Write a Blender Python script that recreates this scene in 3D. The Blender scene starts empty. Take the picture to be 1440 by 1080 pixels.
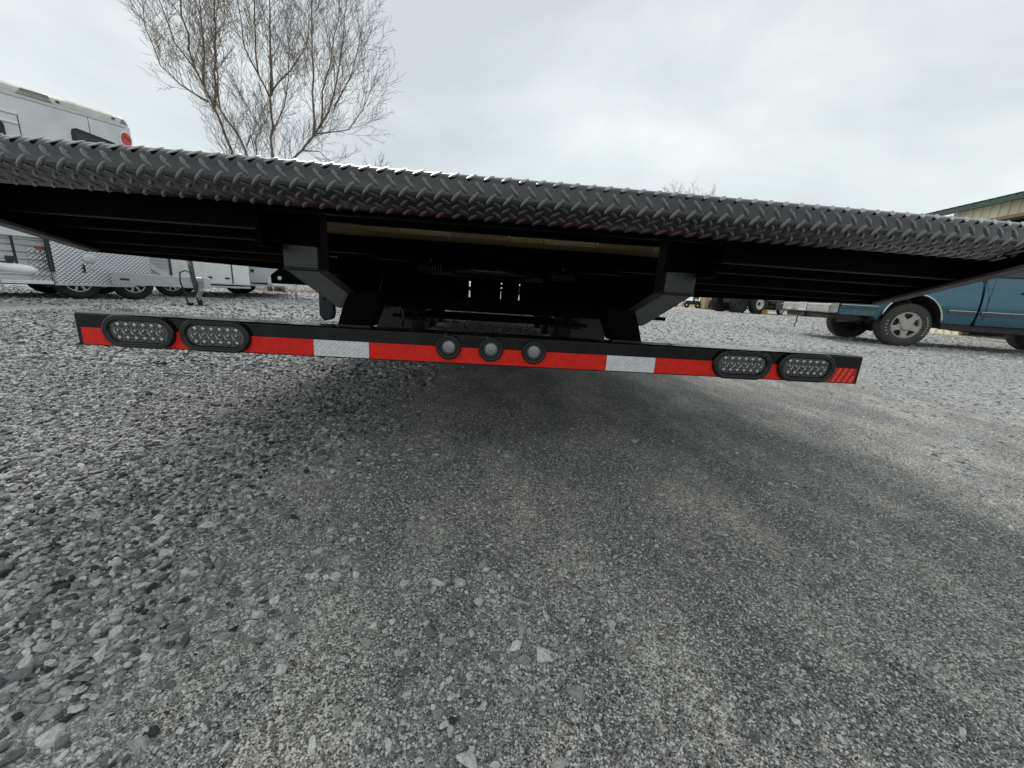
import bpy, bmesh, math, random
import numpy as np
from mathutils import Matrix, Vector, noise as mnoise

random.seed(7)
rng = np.random.default_rng(11)
scene = bpy.context.scene
COL = scene.collection
R_ = math.radians

# ---------------------------------------------------------------- camera
CAM_H = 0.60
roll = math.atan(0.06)
pitch = math.atan((540 - 408) * math.cos(roll) / 541.0)
fwd = Vector((0, math.cos(pitch), -math.sin(pitch)))
r0 = Vector((1, 0, 0)); u0 = Vector((0, math.sin(pitch), math.cos(pitch)))
right = r0 * math.cos(roll) + u0 * math.sin(roll)
up = u0 * math.cos(roll) - r0 * math.sin(roll)
cam_data = bpy.data.cameras.new('camera')
cam_data.sensor_fit = 'HORIZONTAL'; cam_data.sensor_width = 36.0
cam_data.lens = 36.0 * 541.0 / 1440.0
cam_data.clip_start = 0.02; cam_data.clip_end = 3000
cam = bpy.data.objects.new('camera', cam_data); COL.objects.link(cam)
cam.matrix_world = Matrix(((right.x, up.x, -fwd.x, 0), (right.y, up.y, -fwd.y, 0),
                           (right.z, up.z, -fwd.z, CAM_H), (0, 0, 0, 1)))
scene.camera = cam

# ---------------------------------------------------------------- world, sun, exposure
SUN_EL, SUN_AZ = R_(48), R_(-28)          # azimuth measured from +Y (ahead) towards +X
world = bpy.data.worlds.new('World'); scene.world = world; world.use_nodes = True
wt = world.node_tree; wt.nodes.clear()
wo = wt.nodes.new('ShaderNodeOutputWorld'); bg = wt.nodes.new('ShaderNodeBackground')
bg.inputs['Strength'].default_value = 0.1
sky = wt.nodes.new('ShaderNodeTexSky'); sky.sky_type = 'NISHITA'; sky.sun_disc = False
sky.sun_elevation = SUN_EL; sky.sun_rotation = SUN_AZ
tc = wt.nodes.new('ShaderNodeTexCoord')
mp = wt.nodes.new('ShaderNodeMapping'); mp.inputs['Scale'].default_value = (1.0, 1.0, 2.2)
mp.inputs['Location'].default_value = (3.1, 0.35, 0.2)
wt.links.new(tc.outputs['Generated'], mp.inputs['Vector'])
n1 = wt.nodes.new('ShaderNodeTexNoise'); n1.inputs['Scale'].default_value = 1.5
n1.inputs['Detail'].default_value = 5; n1.inputs['Roughness'].default_value = 0.5
n1.inputs['Distortion'].default_value = 0.35
wt.links.new(mp.outputs['Vector'], n1.inputs['Vector'])
cr = wt.nodes.new('ShaderNodeValToRGB')
cr.color_ramp.elements[0].position = 0.34; cr.color_ramp.elements[0].color = (4.5, 4.9, 5.1, 1)
cr.color_ramp.elements[1].position = 0.62; cr.color_ramp.elements[1].color = (6.75, 7.2, 7.1, 1)
wt.links.new(n1.outputs['Fac'], cr.inputs['Fac'])
mixs = wt.nodes.new('ShaderNodeMixRGB'); mixs.inputs['Fac'].default_value = 0.94
wt.links.new(sky.outputs['Color'], mixs.inputs['Color1']); wt.links.new(cr.outputs['Color'], mixs.inputs['Color2'])
wt.links.new(mixs.outputs['Color'], bg.inputs['Color']); wt.links.new(bg.outputs['Background'], wo.inputs['Surface'])

sl = bpy.data.lights.new('sun', 'SUN'); sl.energy = 1.5; sl.angle = R_(22); sl.color = (1.0, 0.97, 0.93)
sun = bpy.data.objects.new('sun', sl); COL.objects.link(sun)
sd = Vector((math.sin(SUN_AZ) * math.cos(SUN_EL), math.cos(SUN_AZ) * math.cos(SUN_EL), math.sin(SUN_EL)))
sun.rotation_euler = sd.to_track_quat('Z', 'Y').to_euler()
sun.location = (0, 0, 30)

vs = scene.view_settings
vs.view_transform = 'Standard'; vs.look = 'None'; vs.exposure = 0.5; vs.gamma = 1.0
vs.use_curve_mapping = False
scene.render.engine = 'CYCLES'
scene.cycles.max_bounces = 6; scene.cycles.diffuse_bounces = 3; scene.cycles.glossy_bounces = 4
scene.cycles.transparent_max_bounces = 12
scene.cycles.sample_clamp_indirect = 6.0

# ---------------------------------------------------------------- material helpers
def mat(name, color, rough=0.5, metal=0.0, spec=0.5, coat=0.0, bump=None, vary=None, coord='Object', speck=None):
    """bump=(scale, strength, detail); vary=(scale, other colour, low, high)"""
    m = bpy.data.materials.new(name); m.use_nodes = True
    nt = m.node_tree; b = nt.nodes['Principled BSDF']
    b.inputs['Base Color'].default_value = (*color, 1)
    b.inputs['Roughness'].default_value = rough; b.inputs['Metallic'].default_value = metal
    b.inputs['Specular IOR Level'].default_value = spec
    b.inputs['Coat Weight'].default_value = coat; b.inputs['Coat Roughness'].default_value = 0.06
    t = nt.nodes.new('ShaderNodeTexCoord')
    if vary:
        n = nt.nodes.new('ShaderNodeTexNoise'); n.inputs['Scale'].default_value = vary[0]
        n.inputs['Detail'].default_value = 6; n.inputs['Roughness'].default_value = 0.65
        nt.links.new(t.outputs[coord], n.inputs['Vector'])
        mr = nt.nodes.new('ShaderNodeMapRange'); mr.inputs['From Min'].default_value = vary[2]
        mr.inputs['From Max'].default_value = vary[3]
        nt.links.new(n.outputs['Fac'], mr.inputs['Value'])
        mx = nt.nodes.new('ShaderNodeMixRGB'); mx.inputs['Color1'].default_value = (*color, 1)
        mx.inputs['Color2'].default_value = (*vary[1], 1)
        nt.links.new(mr.outputs['Result'], mx.inputs['Fac']); nt.links.new(mx.outputs['Color'], b.inputs['Base Color'])
        mr2 = nt.nodes.new('ShaderNodeMapRange'); mr2.inputs['To Min'].default_value = max(rough - 0.08, 0.02)
        mr2.inputs['To Max'].default_value = min(rough + 0.25, 1)
        mr2.inputs['From Min'].default_value = vary[2]; mr2.inputs['From Max'].default_value = vary[3]
        nt.links.new(n.outputs['Fac'], mr2.inputs['Value']); nt.links.new(mr2.outputs['Result'], b.inputs['Roughness'])
    if bump:
        n = nt.nodes.new('ShaderNodeTexNoise'); n.inputs['Scale'].default_value = bump[0]
        n.inputs['Detail'].default_value = bump[2] if len(bump) > 2 else 3
        nt.links.new(t.outputs[coord], n.inputs['Vector'])
        bp = nt.nodes.new('ShaderNodeBump'); bp.inputs['Strength'].default_value = bump[1]
        bp.inputs['Distance'].default_value = 0.004
        nt.links.new(n.outputs['Fac'], bp.inputs['Height']); nt.links.new(bp.outputs['Normal'], b.inputs['Normal'])
    return m

def wave_bump(m, scale, strength, rot=(0, 0, 0), dist=0.003, cross=False):
    """adds a fine embossed line pattern to a material; cross=True gives a diamond pattern"""
    nt = m.node_tree; b = nt.nodes['Principled BSDF']
    t = nt.nodes.new('ShaderNodeTexCoord')
    outs = []
    for s in ((1, -1) if cross else (1,)):
        mpn = nt.nodes.new('ShaderNodeMapping'); mpn.inputs['Rotation'].default_value = (rot[0], rot[1] * s, rot[2] * s)
        nt.links.new(t.outputs['Object'], mpn.inputs['Vector'])
        w = nt.nodes.new('ShaderNodeTexWave'); w.inputs['Scale'].default_value = scale
        w.inputs['Distortion'].default_value = 0.0
        nt.links.new(mpn.outputs['Vector'], w.inputs['Vector']); outs.append(w.outputs['Fac'])
    o = outs[0]
    if cross:
        mm = nt.nodes.new('ShaderNodeMath'); mm.operation = 'MULTIPLY'
        nt.links.new(outs[0], mm.inputs[0]); nt.links.new(outs[1], mm.inputs[1]); o = mm.outputs['Value']
    bp = nt.nodes.new('ShaderNodeBump'); bp.inputs['Strength'].default_value = strength
    bp.inputs['Distance'].default_value = dist
    nt.links.new(o, bp.inputs['Height']); nt.links.new(bp.outputs['Normal'], b.inputs['Normal'])
    return o

M = {}
M['black_paint'] = mat('black_paint', (0.004, 0.004, 0.0045), 0.22, 0, 0.3, 0.05, bump=(90, 0.05), vary=(14, (0.012, 0.012, 0.012), 0.5, 0.8))
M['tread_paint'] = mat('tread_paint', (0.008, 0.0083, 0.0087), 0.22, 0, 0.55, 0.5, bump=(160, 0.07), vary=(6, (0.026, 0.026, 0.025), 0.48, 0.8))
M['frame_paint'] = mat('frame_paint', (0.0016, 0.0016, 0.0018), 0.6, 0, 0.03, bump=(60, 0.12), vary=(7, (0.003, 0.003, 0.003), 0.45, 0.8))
M['arm_paint'] = mat('arm_paint', (0.022, 0.022, 0.023), 0.4, 0, 0.5, bump=(60, 0.2), vary=(45, (0.075, 0.075, 0.072), 0.55, 0.85))
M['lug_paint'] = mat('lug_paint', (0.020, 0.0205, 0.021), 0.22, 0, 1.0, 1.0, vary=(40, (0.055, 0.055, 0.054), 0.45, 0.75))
M['edge_highlight'] = mat('edge_highlight', (0.002, 0.002, 0.0025), 0.4, 0, 0.14, vary=(5, (0.024, 0.024, 0.024), 0.45, 0.8))  # lighter version of the frame paint, painted highlight for lower edges
M['rubber'] = mat('rubber', (0.006, 0.006, 0.0065), 0.30, 0, 0.45, bump=(120, 0.06), vary=(30, (0.016, 0.016, 0.016), 0.5, 0.9))
M['tyre'] = mat('tyre', (0.018, 0.018, 0.018), 0.75, 0, 0.3, bump=(40, 0.3), vary=(8, (0.06, 0.056, 0.05), 0.5, 0.85))
M['flap'] = mat('flap_rubber', (0.035, 0.037, 0.040), 0.6, 0, 0.4, bump=(30, 0.2), vary=(6, (0.06, 0.06, 0.06), 0.4, 0.8))
M['old_tyre'] = mat('old_tyre', (0.045, 0.044, 0.042), 0.8, 0, 0.3, bump=(60, 0.4), vary=(12, (0.085, 0.08, 0.072), 0.4, 0.75))
M['steel'] = mat('bare_steel', (0.45, 0.45, 0.45), 0.38, 0.9, bump=(50, 0.1))
M['wood'] = mat('rough_wood', (0.25, 0.185, 0.095), 0.8, 0, 0.3, bump=(60, 0.5, 6), vary=(45, (0.17, 0.115, 0.05), 0.4, 0.75))
M['tape_red'] = mat('tape_red', (0.80, 0.022, 0.012), 0.38, 0, 0.22, 0.0, vary=(55, (0.60, 0.013, 0.009), 0.45, 0.72))
wave_bump(M['tape_red'], 60, 0.35, (0, R_(38), 0), 0.0015, cross=True)
M['tape_light'] = mat('tape_bright_red', (0.92, 0.07, 0.04), 0.30, 0, 0.4)
M['tape_deep'] = mat('tape_deep_red', (0.52, 0.012, 0.009), 0.35, 0, 0.3, vary=(50, (0.42, 0.01, 0.008), 0.4, 0.7))
M['tape_white'] = mat('tape_white', (0.78, 0.79, 0.80), 0.34, 0.0, 0.5, 0.2, vary=(60, (0.6, 0.61, 0.63), 0.4, 0.7))
_o = wave_bump(M['tape_white'], 30, 0.9, (0, R_(45), 0), 0.002, cross=True)
M['lamp_base'] = mat('lamp_base', (0.14, 0.14, 0.14), 0.22, 0.6, 0.6, bump=(40, 0.1))
M['chrome'] = mat('chrome', (0.62, 0.62, 0.62), 0.14, 1.0)
M['led'] = mat('led_reflector', (0.48, 0.48, 0.48), 0.16, 0.85)
M['brushed'] = mat('brushed_lens', (0.27, 0.27, 0.28), 0.35, 0.55, 0.5)
M['alu'] = mat('aluminium', (0.55, 0.56, 0.57), 0.36, 0.75, bump=(200, 0.06), vary=(5, (0.48, 0.49, 0.50), 0.4, 0.7))
M['alu_body'] = mat('aluminium_skin', (0.70, 0.725, 0.735), 0.45, 0.3, bump=(3, 0.03), vary=(3, (0.62, 0.65, 0.665), 0.35, 0.7))
M['alu_frame'] = mat('aluminium_frame', (0.55, 0.56, 0.56), 0.45, 0.35, vary=(12, (0.40, 0.41, 0.41), 0.5, 0.8))
M['white_paint'] = mat('white_paint', (0.80, 0.82, 0.81), 0.4, 0, 0.5, 0.1, vary=(4, (0.60, 0.61, 0.59), 0.5, 0.8))
M['roof_cap'] = mat('roof_cap', (0.58, 0.58, 0.55), 0.5, 0.1, vary=(4, (0.48, 0.48, 0.45), 0.4, 0.7))
M['dark_glass'] = mat('dark_glass', (0.02, 0.021, 0.024), 0.08, 0, 0.6)
M['logo_red'] = mat('logo_red', (0.62, 0.08, 0.06), 0.4, vary=(30, (0.55, 0.06, 0.05), 0.4, 0.7))
M['dark_mark'] = mat('dark_mark', (0.06, 0.03, 0.03), 0.5, vary=(30, (0.09, 0.04, 0.04), 0.4, 0.7))
M['orange'] = mat('orange_lens', (0.55, 0.10, 0.02), 0.3, vary=(30, (0.48, 0.08, 0.02), 0.4, 0.7))
M['teal'] = mat('teal_paint', (0.009, 0.092, 0.140), 0.24, 0.25, 0.5, 0.9, bump=(4, 0.015), vary=(3, (0.014, 0.110, 0.155), 0.4, 0.75))
M['teal_dirty'] = mat('teal_dirty', (0.03, 0.10, 0.13), 0.5, 0.1, 0.5, 0.1, vary=(14, (0.17, 0.17, 0.16), 0.4, 0.7))
M['moulding'] = mat('dirty_moulding', (0.045, 0.046, 0.046), 0.5, 0, 0.4, vary=(20, (0.12, 0.115, 0.105), 0.4, 0.8))
M['bumper_metal'] = mat('worn_chrome', (0.42, 0.41, 0.39), 0.42, 0.6, vary=(9, (0.23, 0.21, 0.19), 0.45, 0.75))
M['dark_plastic'] = mat('dark_plastic', (0.016, 0.016, 0.016), 0.6, vary=(20, (0.03, 0.03, 0.028), 0.4, 0.8))
M['rim_silver'] = mat('rim_silver', (0.40, 0.375, 0.335), 0.5, 0.2, vary=(16, (0.33, 0.30, 0.26), 0.5, 0.8))
M['rust'] = mat('rusty_steel', (0.045, 0.036, 0.030), 0.8, 0.1, vary=(20, (0.02, 0.018, 0.017), 0.4, 0.7))
M['jack_grey'] = mat('jack_grey', (0.05, 0.052, 0.055), 0.55, 0.2, vary=(20, (0.09, 0.085, 0.08), 0.4, 0.7))
M['vent_grey'] = mat('vent_grey', (0.26, 0.26, 0.24), 0.6, vary=(20, (0.18, 0.18, 0.17), 0.4, 0.7))
M['plate_paint'] = mat('plate_paint', (0.60, 0.63, 0.66), 0.45, vary=(40, (0.5, 0.53, 0.56), 0.4, 0.7))
M['plate_ink'] = mat('plate_ink', (0.10, 0.12, 0.18), 0.6, vary=(40, (0.14, 0.16, 0.2), 0.4, 0.7))
M['siding'] = mat('cream_siding', (0.80, 0.75, 0.58), 0.55, 0, 0.4, bump=(40, 0.05), vary=(2.5, (0.72, 0.67, 0.51), 0.4, 0.75))
M['green_metal'] = mat('green_metal', (0.018, 0.050, 0.037), 0.4, 0.1, 0.5, vary=(3, (0.035, 0.075, 0.057), 0.4, 0.75))
M['brown_trim'] = mat('brown_trim', (0.12, 0.085, 0.06), 0.6, vary=(6, (0.16, 0.12, 0.085), 0.4, 0.7))
M['dark_inside'] = mat('dark_interior', (0.05, 0.048, 0.045), 0.9, vary=(2, (0.07, 0.065, 0.06), 0.4, 0.7))
M['bark'] = mat('bark', (0.25, 0.205, 0.16), 0.9, 0, 0.2, bump=(30, 0.6, 6), vary=(9, (0.07, 0.052, 0.038), 0.4, 0.7))
M['straw'] = mat('straw', (0.50, 0.40, 0.20), 0.9, 0, 0.2, bump=(60, 0.8, 6), vary=(20, (0.36, 0.28, 0.13), 0.4, 0.7))
M['navy'] = mat('navy_paint', (0.012, 0.022, 0.06), 0.4, 0, 0.5, vary=(9, (0.03, 0.035, 0.06), 0.4, 0.7))
M['cream_rim'] = mat('cream_rim', (0.66, 0.62, 0.50), 0.5, vary=(9, (0.5, 0.46, 0.36), 0.45, 0.7))
M['ochre'] = mat('ochre_paint', (0.35, 0.22, 0.04), 0.6, vary=(9, (0.2, 0.12, 0.03), 0.45, 0.7))

# clear lamp cover
m = bpy.data.materials.new('clear_lens'); m.use_nodes = True; nt = m.node_tree; nt.nodes.clear()
_out = nt.nodes.new('ShaderNodeOutputMaterial'); _g = nt.nodes.new('ShaderNodeBsdfGlossy'); _g.inputs['Roughness'].default_value = 0.05
_t = nt.nodes.new('ShaderNodeBsdfTransparent'); _t.inputs['Color'].default_value = (0.93, 0.93, 0.93, 1)
_mx = nt.nodes.new('ShaderNodeMixShader'); _fr = nt.nodes.new('ShaderNodeFresnel'); _fr.inputs['IOR'].default_value = 1.4
nt.links.new(_fr.outputs['Fac'], _mx.inputs['Fac']); nt.links.new(_t.outputs['BSDF'], _mx.inputs[1]); nt.links.new(_g.outputs['BSDF'], _mx.inputs[2])
nt.links.new(_mx.outputs['Shader'], _out.inputs['Surface']); M['clear'] = m

# aluminium tread sheet of the far trailers (the raised pattern is a few pixels wide)
def tread_sheet(name, col, scale):
    m = mat(name, col, 0.2, 0.85)
    o = wave_bump(m, scale, 0.9, (R_(0), R_(45), 0), 0.006, cross=True)
    return m
M['alu_tread'] = tread_sheet('aluminium_tread', (0.55, 0.56, 0.59), 7.5)

# ---------------------------------------------------------------- mesh helpers
class MB:
    def __init__(s, off=(0, 0, 0)):
        s.v = []; s.f = []; s.off = Vector(off)
    def add(s, vs_, fs_):
        b = len(s.v); s.v += [tuple(Vector(v) + s.off) for v in vs_]; s.f += [tuple(b + i for i in f) for f in fs_]
        return s
    def box(s, x0, x1, y0, y1, z0, z1, mtx=None):
        vs_ = [Vector((x, y, z)) for z in (z0, z1) for y in (y0, y1) for x in (x0, x1)]
        if mtx: vs_ = [mtx @ v for v in vs_]
        return s.add(vs_, [(0, 2, 3, 1), (4, 5, 7, 6), (0, 1, 5, 4), (2, 6, 7, 3), (0, 4, 6, 2), (1, 3, 7, 5)])
    def prism(s, poly, a0, a1, axis='y'):
        """poly: 2D outline (u,w); extruded from a0 to a1 along axis. y:(x,z) x:(y,z) z:(x,y)"""
        def P(u, w, a): return {'y': (u, a, w), 'x': (a, u, w), 'z': (u, w, a)}[axis]
        n = len(poly)
        vs_ = [P(u, w, a0) for u, w in poly] + [P(u, w, a1) for u, w in poly]
        fs_ = [tuple(range(n)), tuple(range(2 * n - 1, n - 1, -1))]
        fs_ += [(i, i + n, (i + 1) % n + n, (i + 1) % n) for i in range(n)]
        return s.add(vs_, fs_)
    def tube(s, pts, rad, n=8, cap=True):
        pts = [Vector(p) for p in pts]
        if not hasattr(rad, '__len__'): rad = [rad] * len(pts)
        rings = []; ref = None
        for i, p in enumerate(pts):
            d = (pts[min(i + 1, len(pts) - 1)] - pts[max(i - 1, 0)])
            if d.length < 1e-9: d = Vector((0, 0, 1))
            d.normalize()
            if ref is None: ref = d.orthogonal()
            ref = (ref - d * ref.dot(d))
            if ref.length < 1e-6: ref = d.orthogonal()
            ref.normalize(); bi = d.cross(ref)
            rings.append([p + (ref * math.cos(2 * math.pi * k / n) + bi * math.sin(2 * math.pi * k / n)) * rad[i] for k in range(n)])
        vs_ = [v for r in rings for v in r]; fs_ = []
        for i in range(len(rings) - 1):
            for k in range(n):
                fs_.append((i * n + k, i * n + (k + 1) % n, (i + 1) * n + (k + 1) % n, (i + 1) * n + k))
        if cap:
            fs_.append(tuple(range(n - 1, -1, -1))); fs_.append(tuple((len(rings) - 1) * n + k for k in range(n)))
        return s.add(vs_, fs_)
    def lathe(s, prof, c=(0, 0, 0), axis='y', n=32):
        """prof: list of (radius, offset along axis)"""
        c = Vector(c); vs_ = []; fs_ = []
        for r, a in prof:
            for k in range(n):
                t = 2 * math.pi * k / n; u, w = r * math.cos(t), r * math.sin(t)
                vs_.append(c + Vector({'y': (u, a, w), 'x': (a, u, w), 'z': (u, w, a)}[axis]))
        for i in range(len(prof) - 1):
            for k in range(n):
                fs_.append((i * n + k, i * n + (k + 1) % n, (i + 1) * n + (k + 1) % n, (i + 1) * n + k))
        return s.add(vs_, fs_)
    def grid(s, rows):
        n = len(rows[0]); vs_ = [v for r in rows for v in r]; fs_ = []
        for i in range(len(rows) - 1):
            for k in range(n - 1):
                fs_.append((i * n + k, i * n + k + 1, (i + 1) * n + k + 1, (i + 1) * n + k))
        return s.add(vs_, fs_)
    def build(s, name, material, parent=None, smooth=False, bevel=0, label=None, fix=True):
        me = bpy.data.meshes.new(name); me.from_pydata([tuple(v) for v in s.v], [], s.f); me.update()
        if fix:
            b = bmesh.new(); b.from_mesh(me); bmesh.ops.recalc_face_normals(b, faces=b.faces); b.to_mesh(me); b.free()
        me.materials.append(material)
        if smooth:
            me.polygons.foreach_set('use_smooth', [True] * len(me.polygons))
        return link(name, me, parent, bevel, label, smooth)

def link(name, me, parent=None, bevel=0, label=None, smooth=False):
    o = bpy.data.objects.new(name, me); COL.objects.link(o)
    if parent: o.parent = parent
    if label: o['label'] = label
    if bevel:
        md = o.modifiers.new('bevel', 'BEVEL'); md.width = bevel; md.segments = 2; md.limit_method = 'ANGLE'; md.angle_limit = R_(35)
        md.harden_normals = False
    return o

def thing(name, label, cat, loc=(0, 0, 0), rz=0, group=None, matrix=None):
    o = bpy.data.objects.new(name, None); COL.objects.link(o); o.empty_display_size = 0.1
    if matrix: o.matrix_world = matrix
    else: o.location = loc; o.rotation_euler = (0, 0, rz)
    o['label'] = label; o['category'] = cat
    if group: o['group'] = group
    return o

def copy_part(o, loc=None, parent=None):
    c = o.copy(); COL.objects.link(c)
    c.parent = parent or o.parent
    if loc is not None: c.location = loc
    for ch in o.children:
        d = ch.copy(); COL.objects.link(d); d.parent = c
    return c

def smoothstep(a, b, x):
    t = np.clip((x - a) / (b - a), 0, 1); return t * t * (3 - 2 * t)

# ---------------------------------------------------------------- ground
_perm = rng.random((64, 64))
def vnoise(x, y, s):
    x = np.asarray(x) * s; y = np.asarray(y) * s
    xi = np.floor(x).astype(int); yi = np.floor(y).astype(int); fx = x - xi; fy = y - yi
    fx = fx * fx * (3 - 2 * fx); fy = fy * fy * (3 - 2 * fy)
    g = lambda a, b: _perm[a % 64, b % 64]
    return (g(xi, yi) * (1 - fx) + g(xi + 1, yi) * fx) * (1 - fy) + (g(xi, yi + 1) * (1 - fx) + g(xi + 1, yi + 1) * fx) * fy - 0.5

def loose(x, y):
    """how much loose gravel lies here (1 = full cover, 0 = packed fines)"""
    x = np.asarray(x, float); y = np.asarray(y, float)
    wob = vnoise(x, y, 3.1) * 0.30 + vnoise(x + 9, y, 9.0) * 0.16
    xb = np.interp(y, [0, 0.4, 0.7, 1.4, 2.3, 4, 6, 9], [-0.60, -0.58, -0.56, -0.66, -0.60, -1.0, -1.5, -2.0])
    left = smoothstep(0.30, -0.22, x - xb + wob * 1.0 + vnoise(x, y + 5, 17.0) * 0.16)
    mid = smoothstep(0.16, 0.02, np.abs(x + 0.06 + wob * 0.35)) * smoothstep(0.75, 0.5, y) * 0.10
    d = (x - 1.0) - (y - 1.0) * 0.75
    strip = smoothstep(0.20, 0.05, np.abs(d - 0.55 + wob)) * smoothstep(0.9, 1.5, y) * smoothstep(4.5, 3, y) * 0.45
    rightz = smoothstep(2.2, 3.6, x + wob) * smoothstep(1.0, 2.0, y) * 0.7
    far = smoothstep(3.4, 5.2, y + vnoise(x, y, 0.7) * 1.5) * 0.8
    return np.clip(np.maximum.reduce([left, mid, strip, rightz, far]), 0, 1)

def height(x, y):
    x = np.asarray(x, float); y = np.asarray(y, float)
    near = 1 / (1 + (np.hypot(x, y) / 12) ** 4)
    h = vnoise(x, y, 0.55) * 0.030 + vnoise(x, y, 2.3) * 0.010 + vnoise(x, y, 7.0) * 0.005
    return (h + 0.012 * loose(x, y)) * near

def axis(lo, hi, step, far, grow):
    a = list(np.arange(lo, hi + 1e-9, step)); s = step; v = hi
    while v < far: s *= grow; v += s; a.append(v)
    s = step; v = lo
    while v > -far: s *= grow; v -= s; a.insert(0, v)
    return np.array(a)
gx = axis(-3.2, 3.2, 0.028, 900, 1.13); gy = axis(0.15, 3.6, 0.028, 900, 1.13)
GX, GY = np.meshgrid(gx, gy); GZ = height(GX, GY)
gverts = np.column_stack([GX.ravel(), GY.ravel(), GZ.ravel()])
ny, nx = GX.shape
ii, jj = np.meshgrid(np.arange(ny - 1), np.arange(nx - 1), indexing='ij'); i0 = (ii * nx + jj).ravel()
gfaces = np.column_stack([i0, i0 + 1, i0 + nx + 1, i0 + nx])
gme = bpy.data.meshes.new('ground')
gme.vertices.add(len(gverts)); gme.vertices.foreach_set('co', gverts.astype(np.float32).ravel())
gme.loops.add(gfaces.size); gme.loops.foreach_set('vertex_index', gfaces.astype(np.int32).ravel())
gme.polygons.add(len(gfaces)); gme.polygons.foreach_set('loop_start', np.arange(0, gfaces.size, 4, dtype=np.int32))
gme.polygons.foreach_set('loop_total', np.full(len(gfaces), 4, dtype=np.int32)); gme.update(calc_edges=True)
gme.polygons.foreach_set('use_smooth', [True] * len(gfaces))
at = gme.attributes.new('loose', 'FLOAT', 'POINT'); at.data.foreach_set('value', loose(GX, GY).astype(np.float32).ravel())

def ground_material():
    m = bpy.data.materials.new('gravel_ground'); m.use_nodes = True; nt = m.node_tree; L = nt.links
    b = nt.nodes['Principled BSDF']; b.inputs['Roughness'].default_value = 0.85; b.inputs['Specular IOR Level'].default_value = 0.25
    t = nt.nodes.new('ShaderNodeTexCoord'); P = t.outputs['Object']
    def N(kind, **kw):
        n = nt.nodes.new(kind)
        for k, v in kw.items():
            if k in n.inputs: n.inputs[k].default_value = v
            else: setattr(n, k, v)
        return n
    def noise(sc, det=4, ro=0.6):
        n = nt.nodes.new('ShaderNodeTexNoise'); n.inputs['Scale'].default_value = sc; n.inputs['Detail'].default_value = det
        n.inputs['Roughness'].default_value = ro; L.new(P, n.inputs['Vector']); return n.outputs['Fac']
    def vor(sc):
        n = nt.nodes.new('ShaderNodeTexVoronoi'); n.inputs['Scale'].default_value = sc; L.new(P, n.inputs['Vector']); return n
    def rng_(v, a, b_, c=0, d=1):
        n = nt.nodes.new('ShaderNodeMapRange'); L.new(v, n.inputs['Value'])
        for k, x in zip(('From Min', 'From Max', 'To Min', 'To Max'), (a, b_, c, d)): n.inputs[k].default_value = x
        return n.outputs['Result']
    def mix(f, a, c, mode='MIX'):
        n = nt.nodes.new('ShaderNodeMixRGB'); n.blend_type = mode
        for s_, v in ((n.inputs['Fac'], f), (n.inputs['Color1'], a), (n.inputs['Color2'], c)):
            if isinstance(v, (int, float)): s_.default_value = v
            elif isinstance(v, tuple): s_.default_value = (*v, 1)
            else: L.new(v, s_)
        return n.outputs['Color']
    def math_(op, a, c):
        n = nt.nodes.new('ShaderNodeMath'); n.operation = op
        for s_, v in ((n.inputs[0], a), (n.inputs[1], c)):
            if isinstance(v, (int, float)): s_.default_value = v
            else: L.new(v, s_)
        return n.outputs['Value']
    # packed fines: dark stone dust, tan silt in drifts
    mpg = nt.nodes.new('ShaderNodeMapping'); mpg.inputs['Scale'].default_value = (2.6, 1.1, 1); L.new(P, mpg.inputs['Vector'])
    nsl = nt.nodes.new('ShaderNodeTexNoise'); nsl.inputs['Scale'].default_value = 1.3; nsl.inputs['Detail'].default_value = 8; nsl.inputs['Roughness'].default_value = 0.72
    L.new(mpg.outputs['Vector'], nsl.inputs['Vector'])
    silt = math_('MULTIPLY', rng_(nsl.outputs['Fac'], 0.44, 0.66), rng_(noise(55, 4, 0.7), 0.28, 0.60))
    base = mix(silt, (0.170, 0.170, 0.170), (0.56, 0.53, 0.45))
    base = mix(rng_(noise(0.9, 5), 0.40, 0.7, 0, 0.5), base, (0.27, 0.262, 0.245))
    v1 = vor(470.0); v2 = vor(190.0); v3 = vor(48.0)
    sep = lambda v: v.outputs['Color']
    def bw(c):
        n = nt.nodes.new('ShaderNodeSeparateColor'); L.new(c, n.inputs['Color']); return n.outputs['Red']
    g1, g2, g3 = bw(sep(v1)), bw(sep(v2)), bw(sep(v3))
    base = mix(1.0, base, rng_(g1, 0, 1, 0.12, 1.95), 'MULTIPLY')
    base = mix(0.8, base, rng_(g2, 0, 1, 0.45, 1.55), 'MULTIPLY')
    # pale chips lying in the fines
    chip = math_('MULTIPLY', rng_(g2, 0.76, 0.82), rng_(v2.outputs['Distance'], 0.45, 0.30))
    base = mix(math_('MULTIPLY', chip, 0.8), base, (0.78, 0.78, 0.76))
    chip1 = math_('MULTIPLY', rng_(g1, 0.86, 0.90), rng_(v1.outputs['Distance'], 0.45, 0.30))
    base = mix(math_('MULTIPLY', chip1, 0.85), base, (0.82, 0.82, 0.80))
    # loose stone between the modelled stones
    at_ = nt.nodes.new('ShaderNodeAttribute'); at_.attribute_name = 'loose'
    lo = at_.outputs['Fac']
    stone = mix(rng_(g3, 0.0, 1.0), (0.20, 0.202, 0.203), (0.61, 0.61, 0.605))
    stone = mix(1.0, stone, rng_(g2, 0, 1, 0.55, 1.45), 'MULTIPLY')
    stone = mix(math_('MULTIPLY', rng_(g3, 0.9, 0.94), 0.8), stone, (0.52, 0.52, 0.51))
    base = mix(lo, base, stone)
    L.new(base, b.inputs['Base Color'])
    # relief
    hgt = math_('ADD', math_('MULTIPLY', v1.outputs['Distance'], -0.25), math_('MULTIPLY', v2.outputs['Distance'], -0.5))
    hgt = math_('ADD', hgt, math_('MULTIPLY', math_('MULTIPLY', v3.outputs['Distance'], lo), -1.6))
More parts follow.
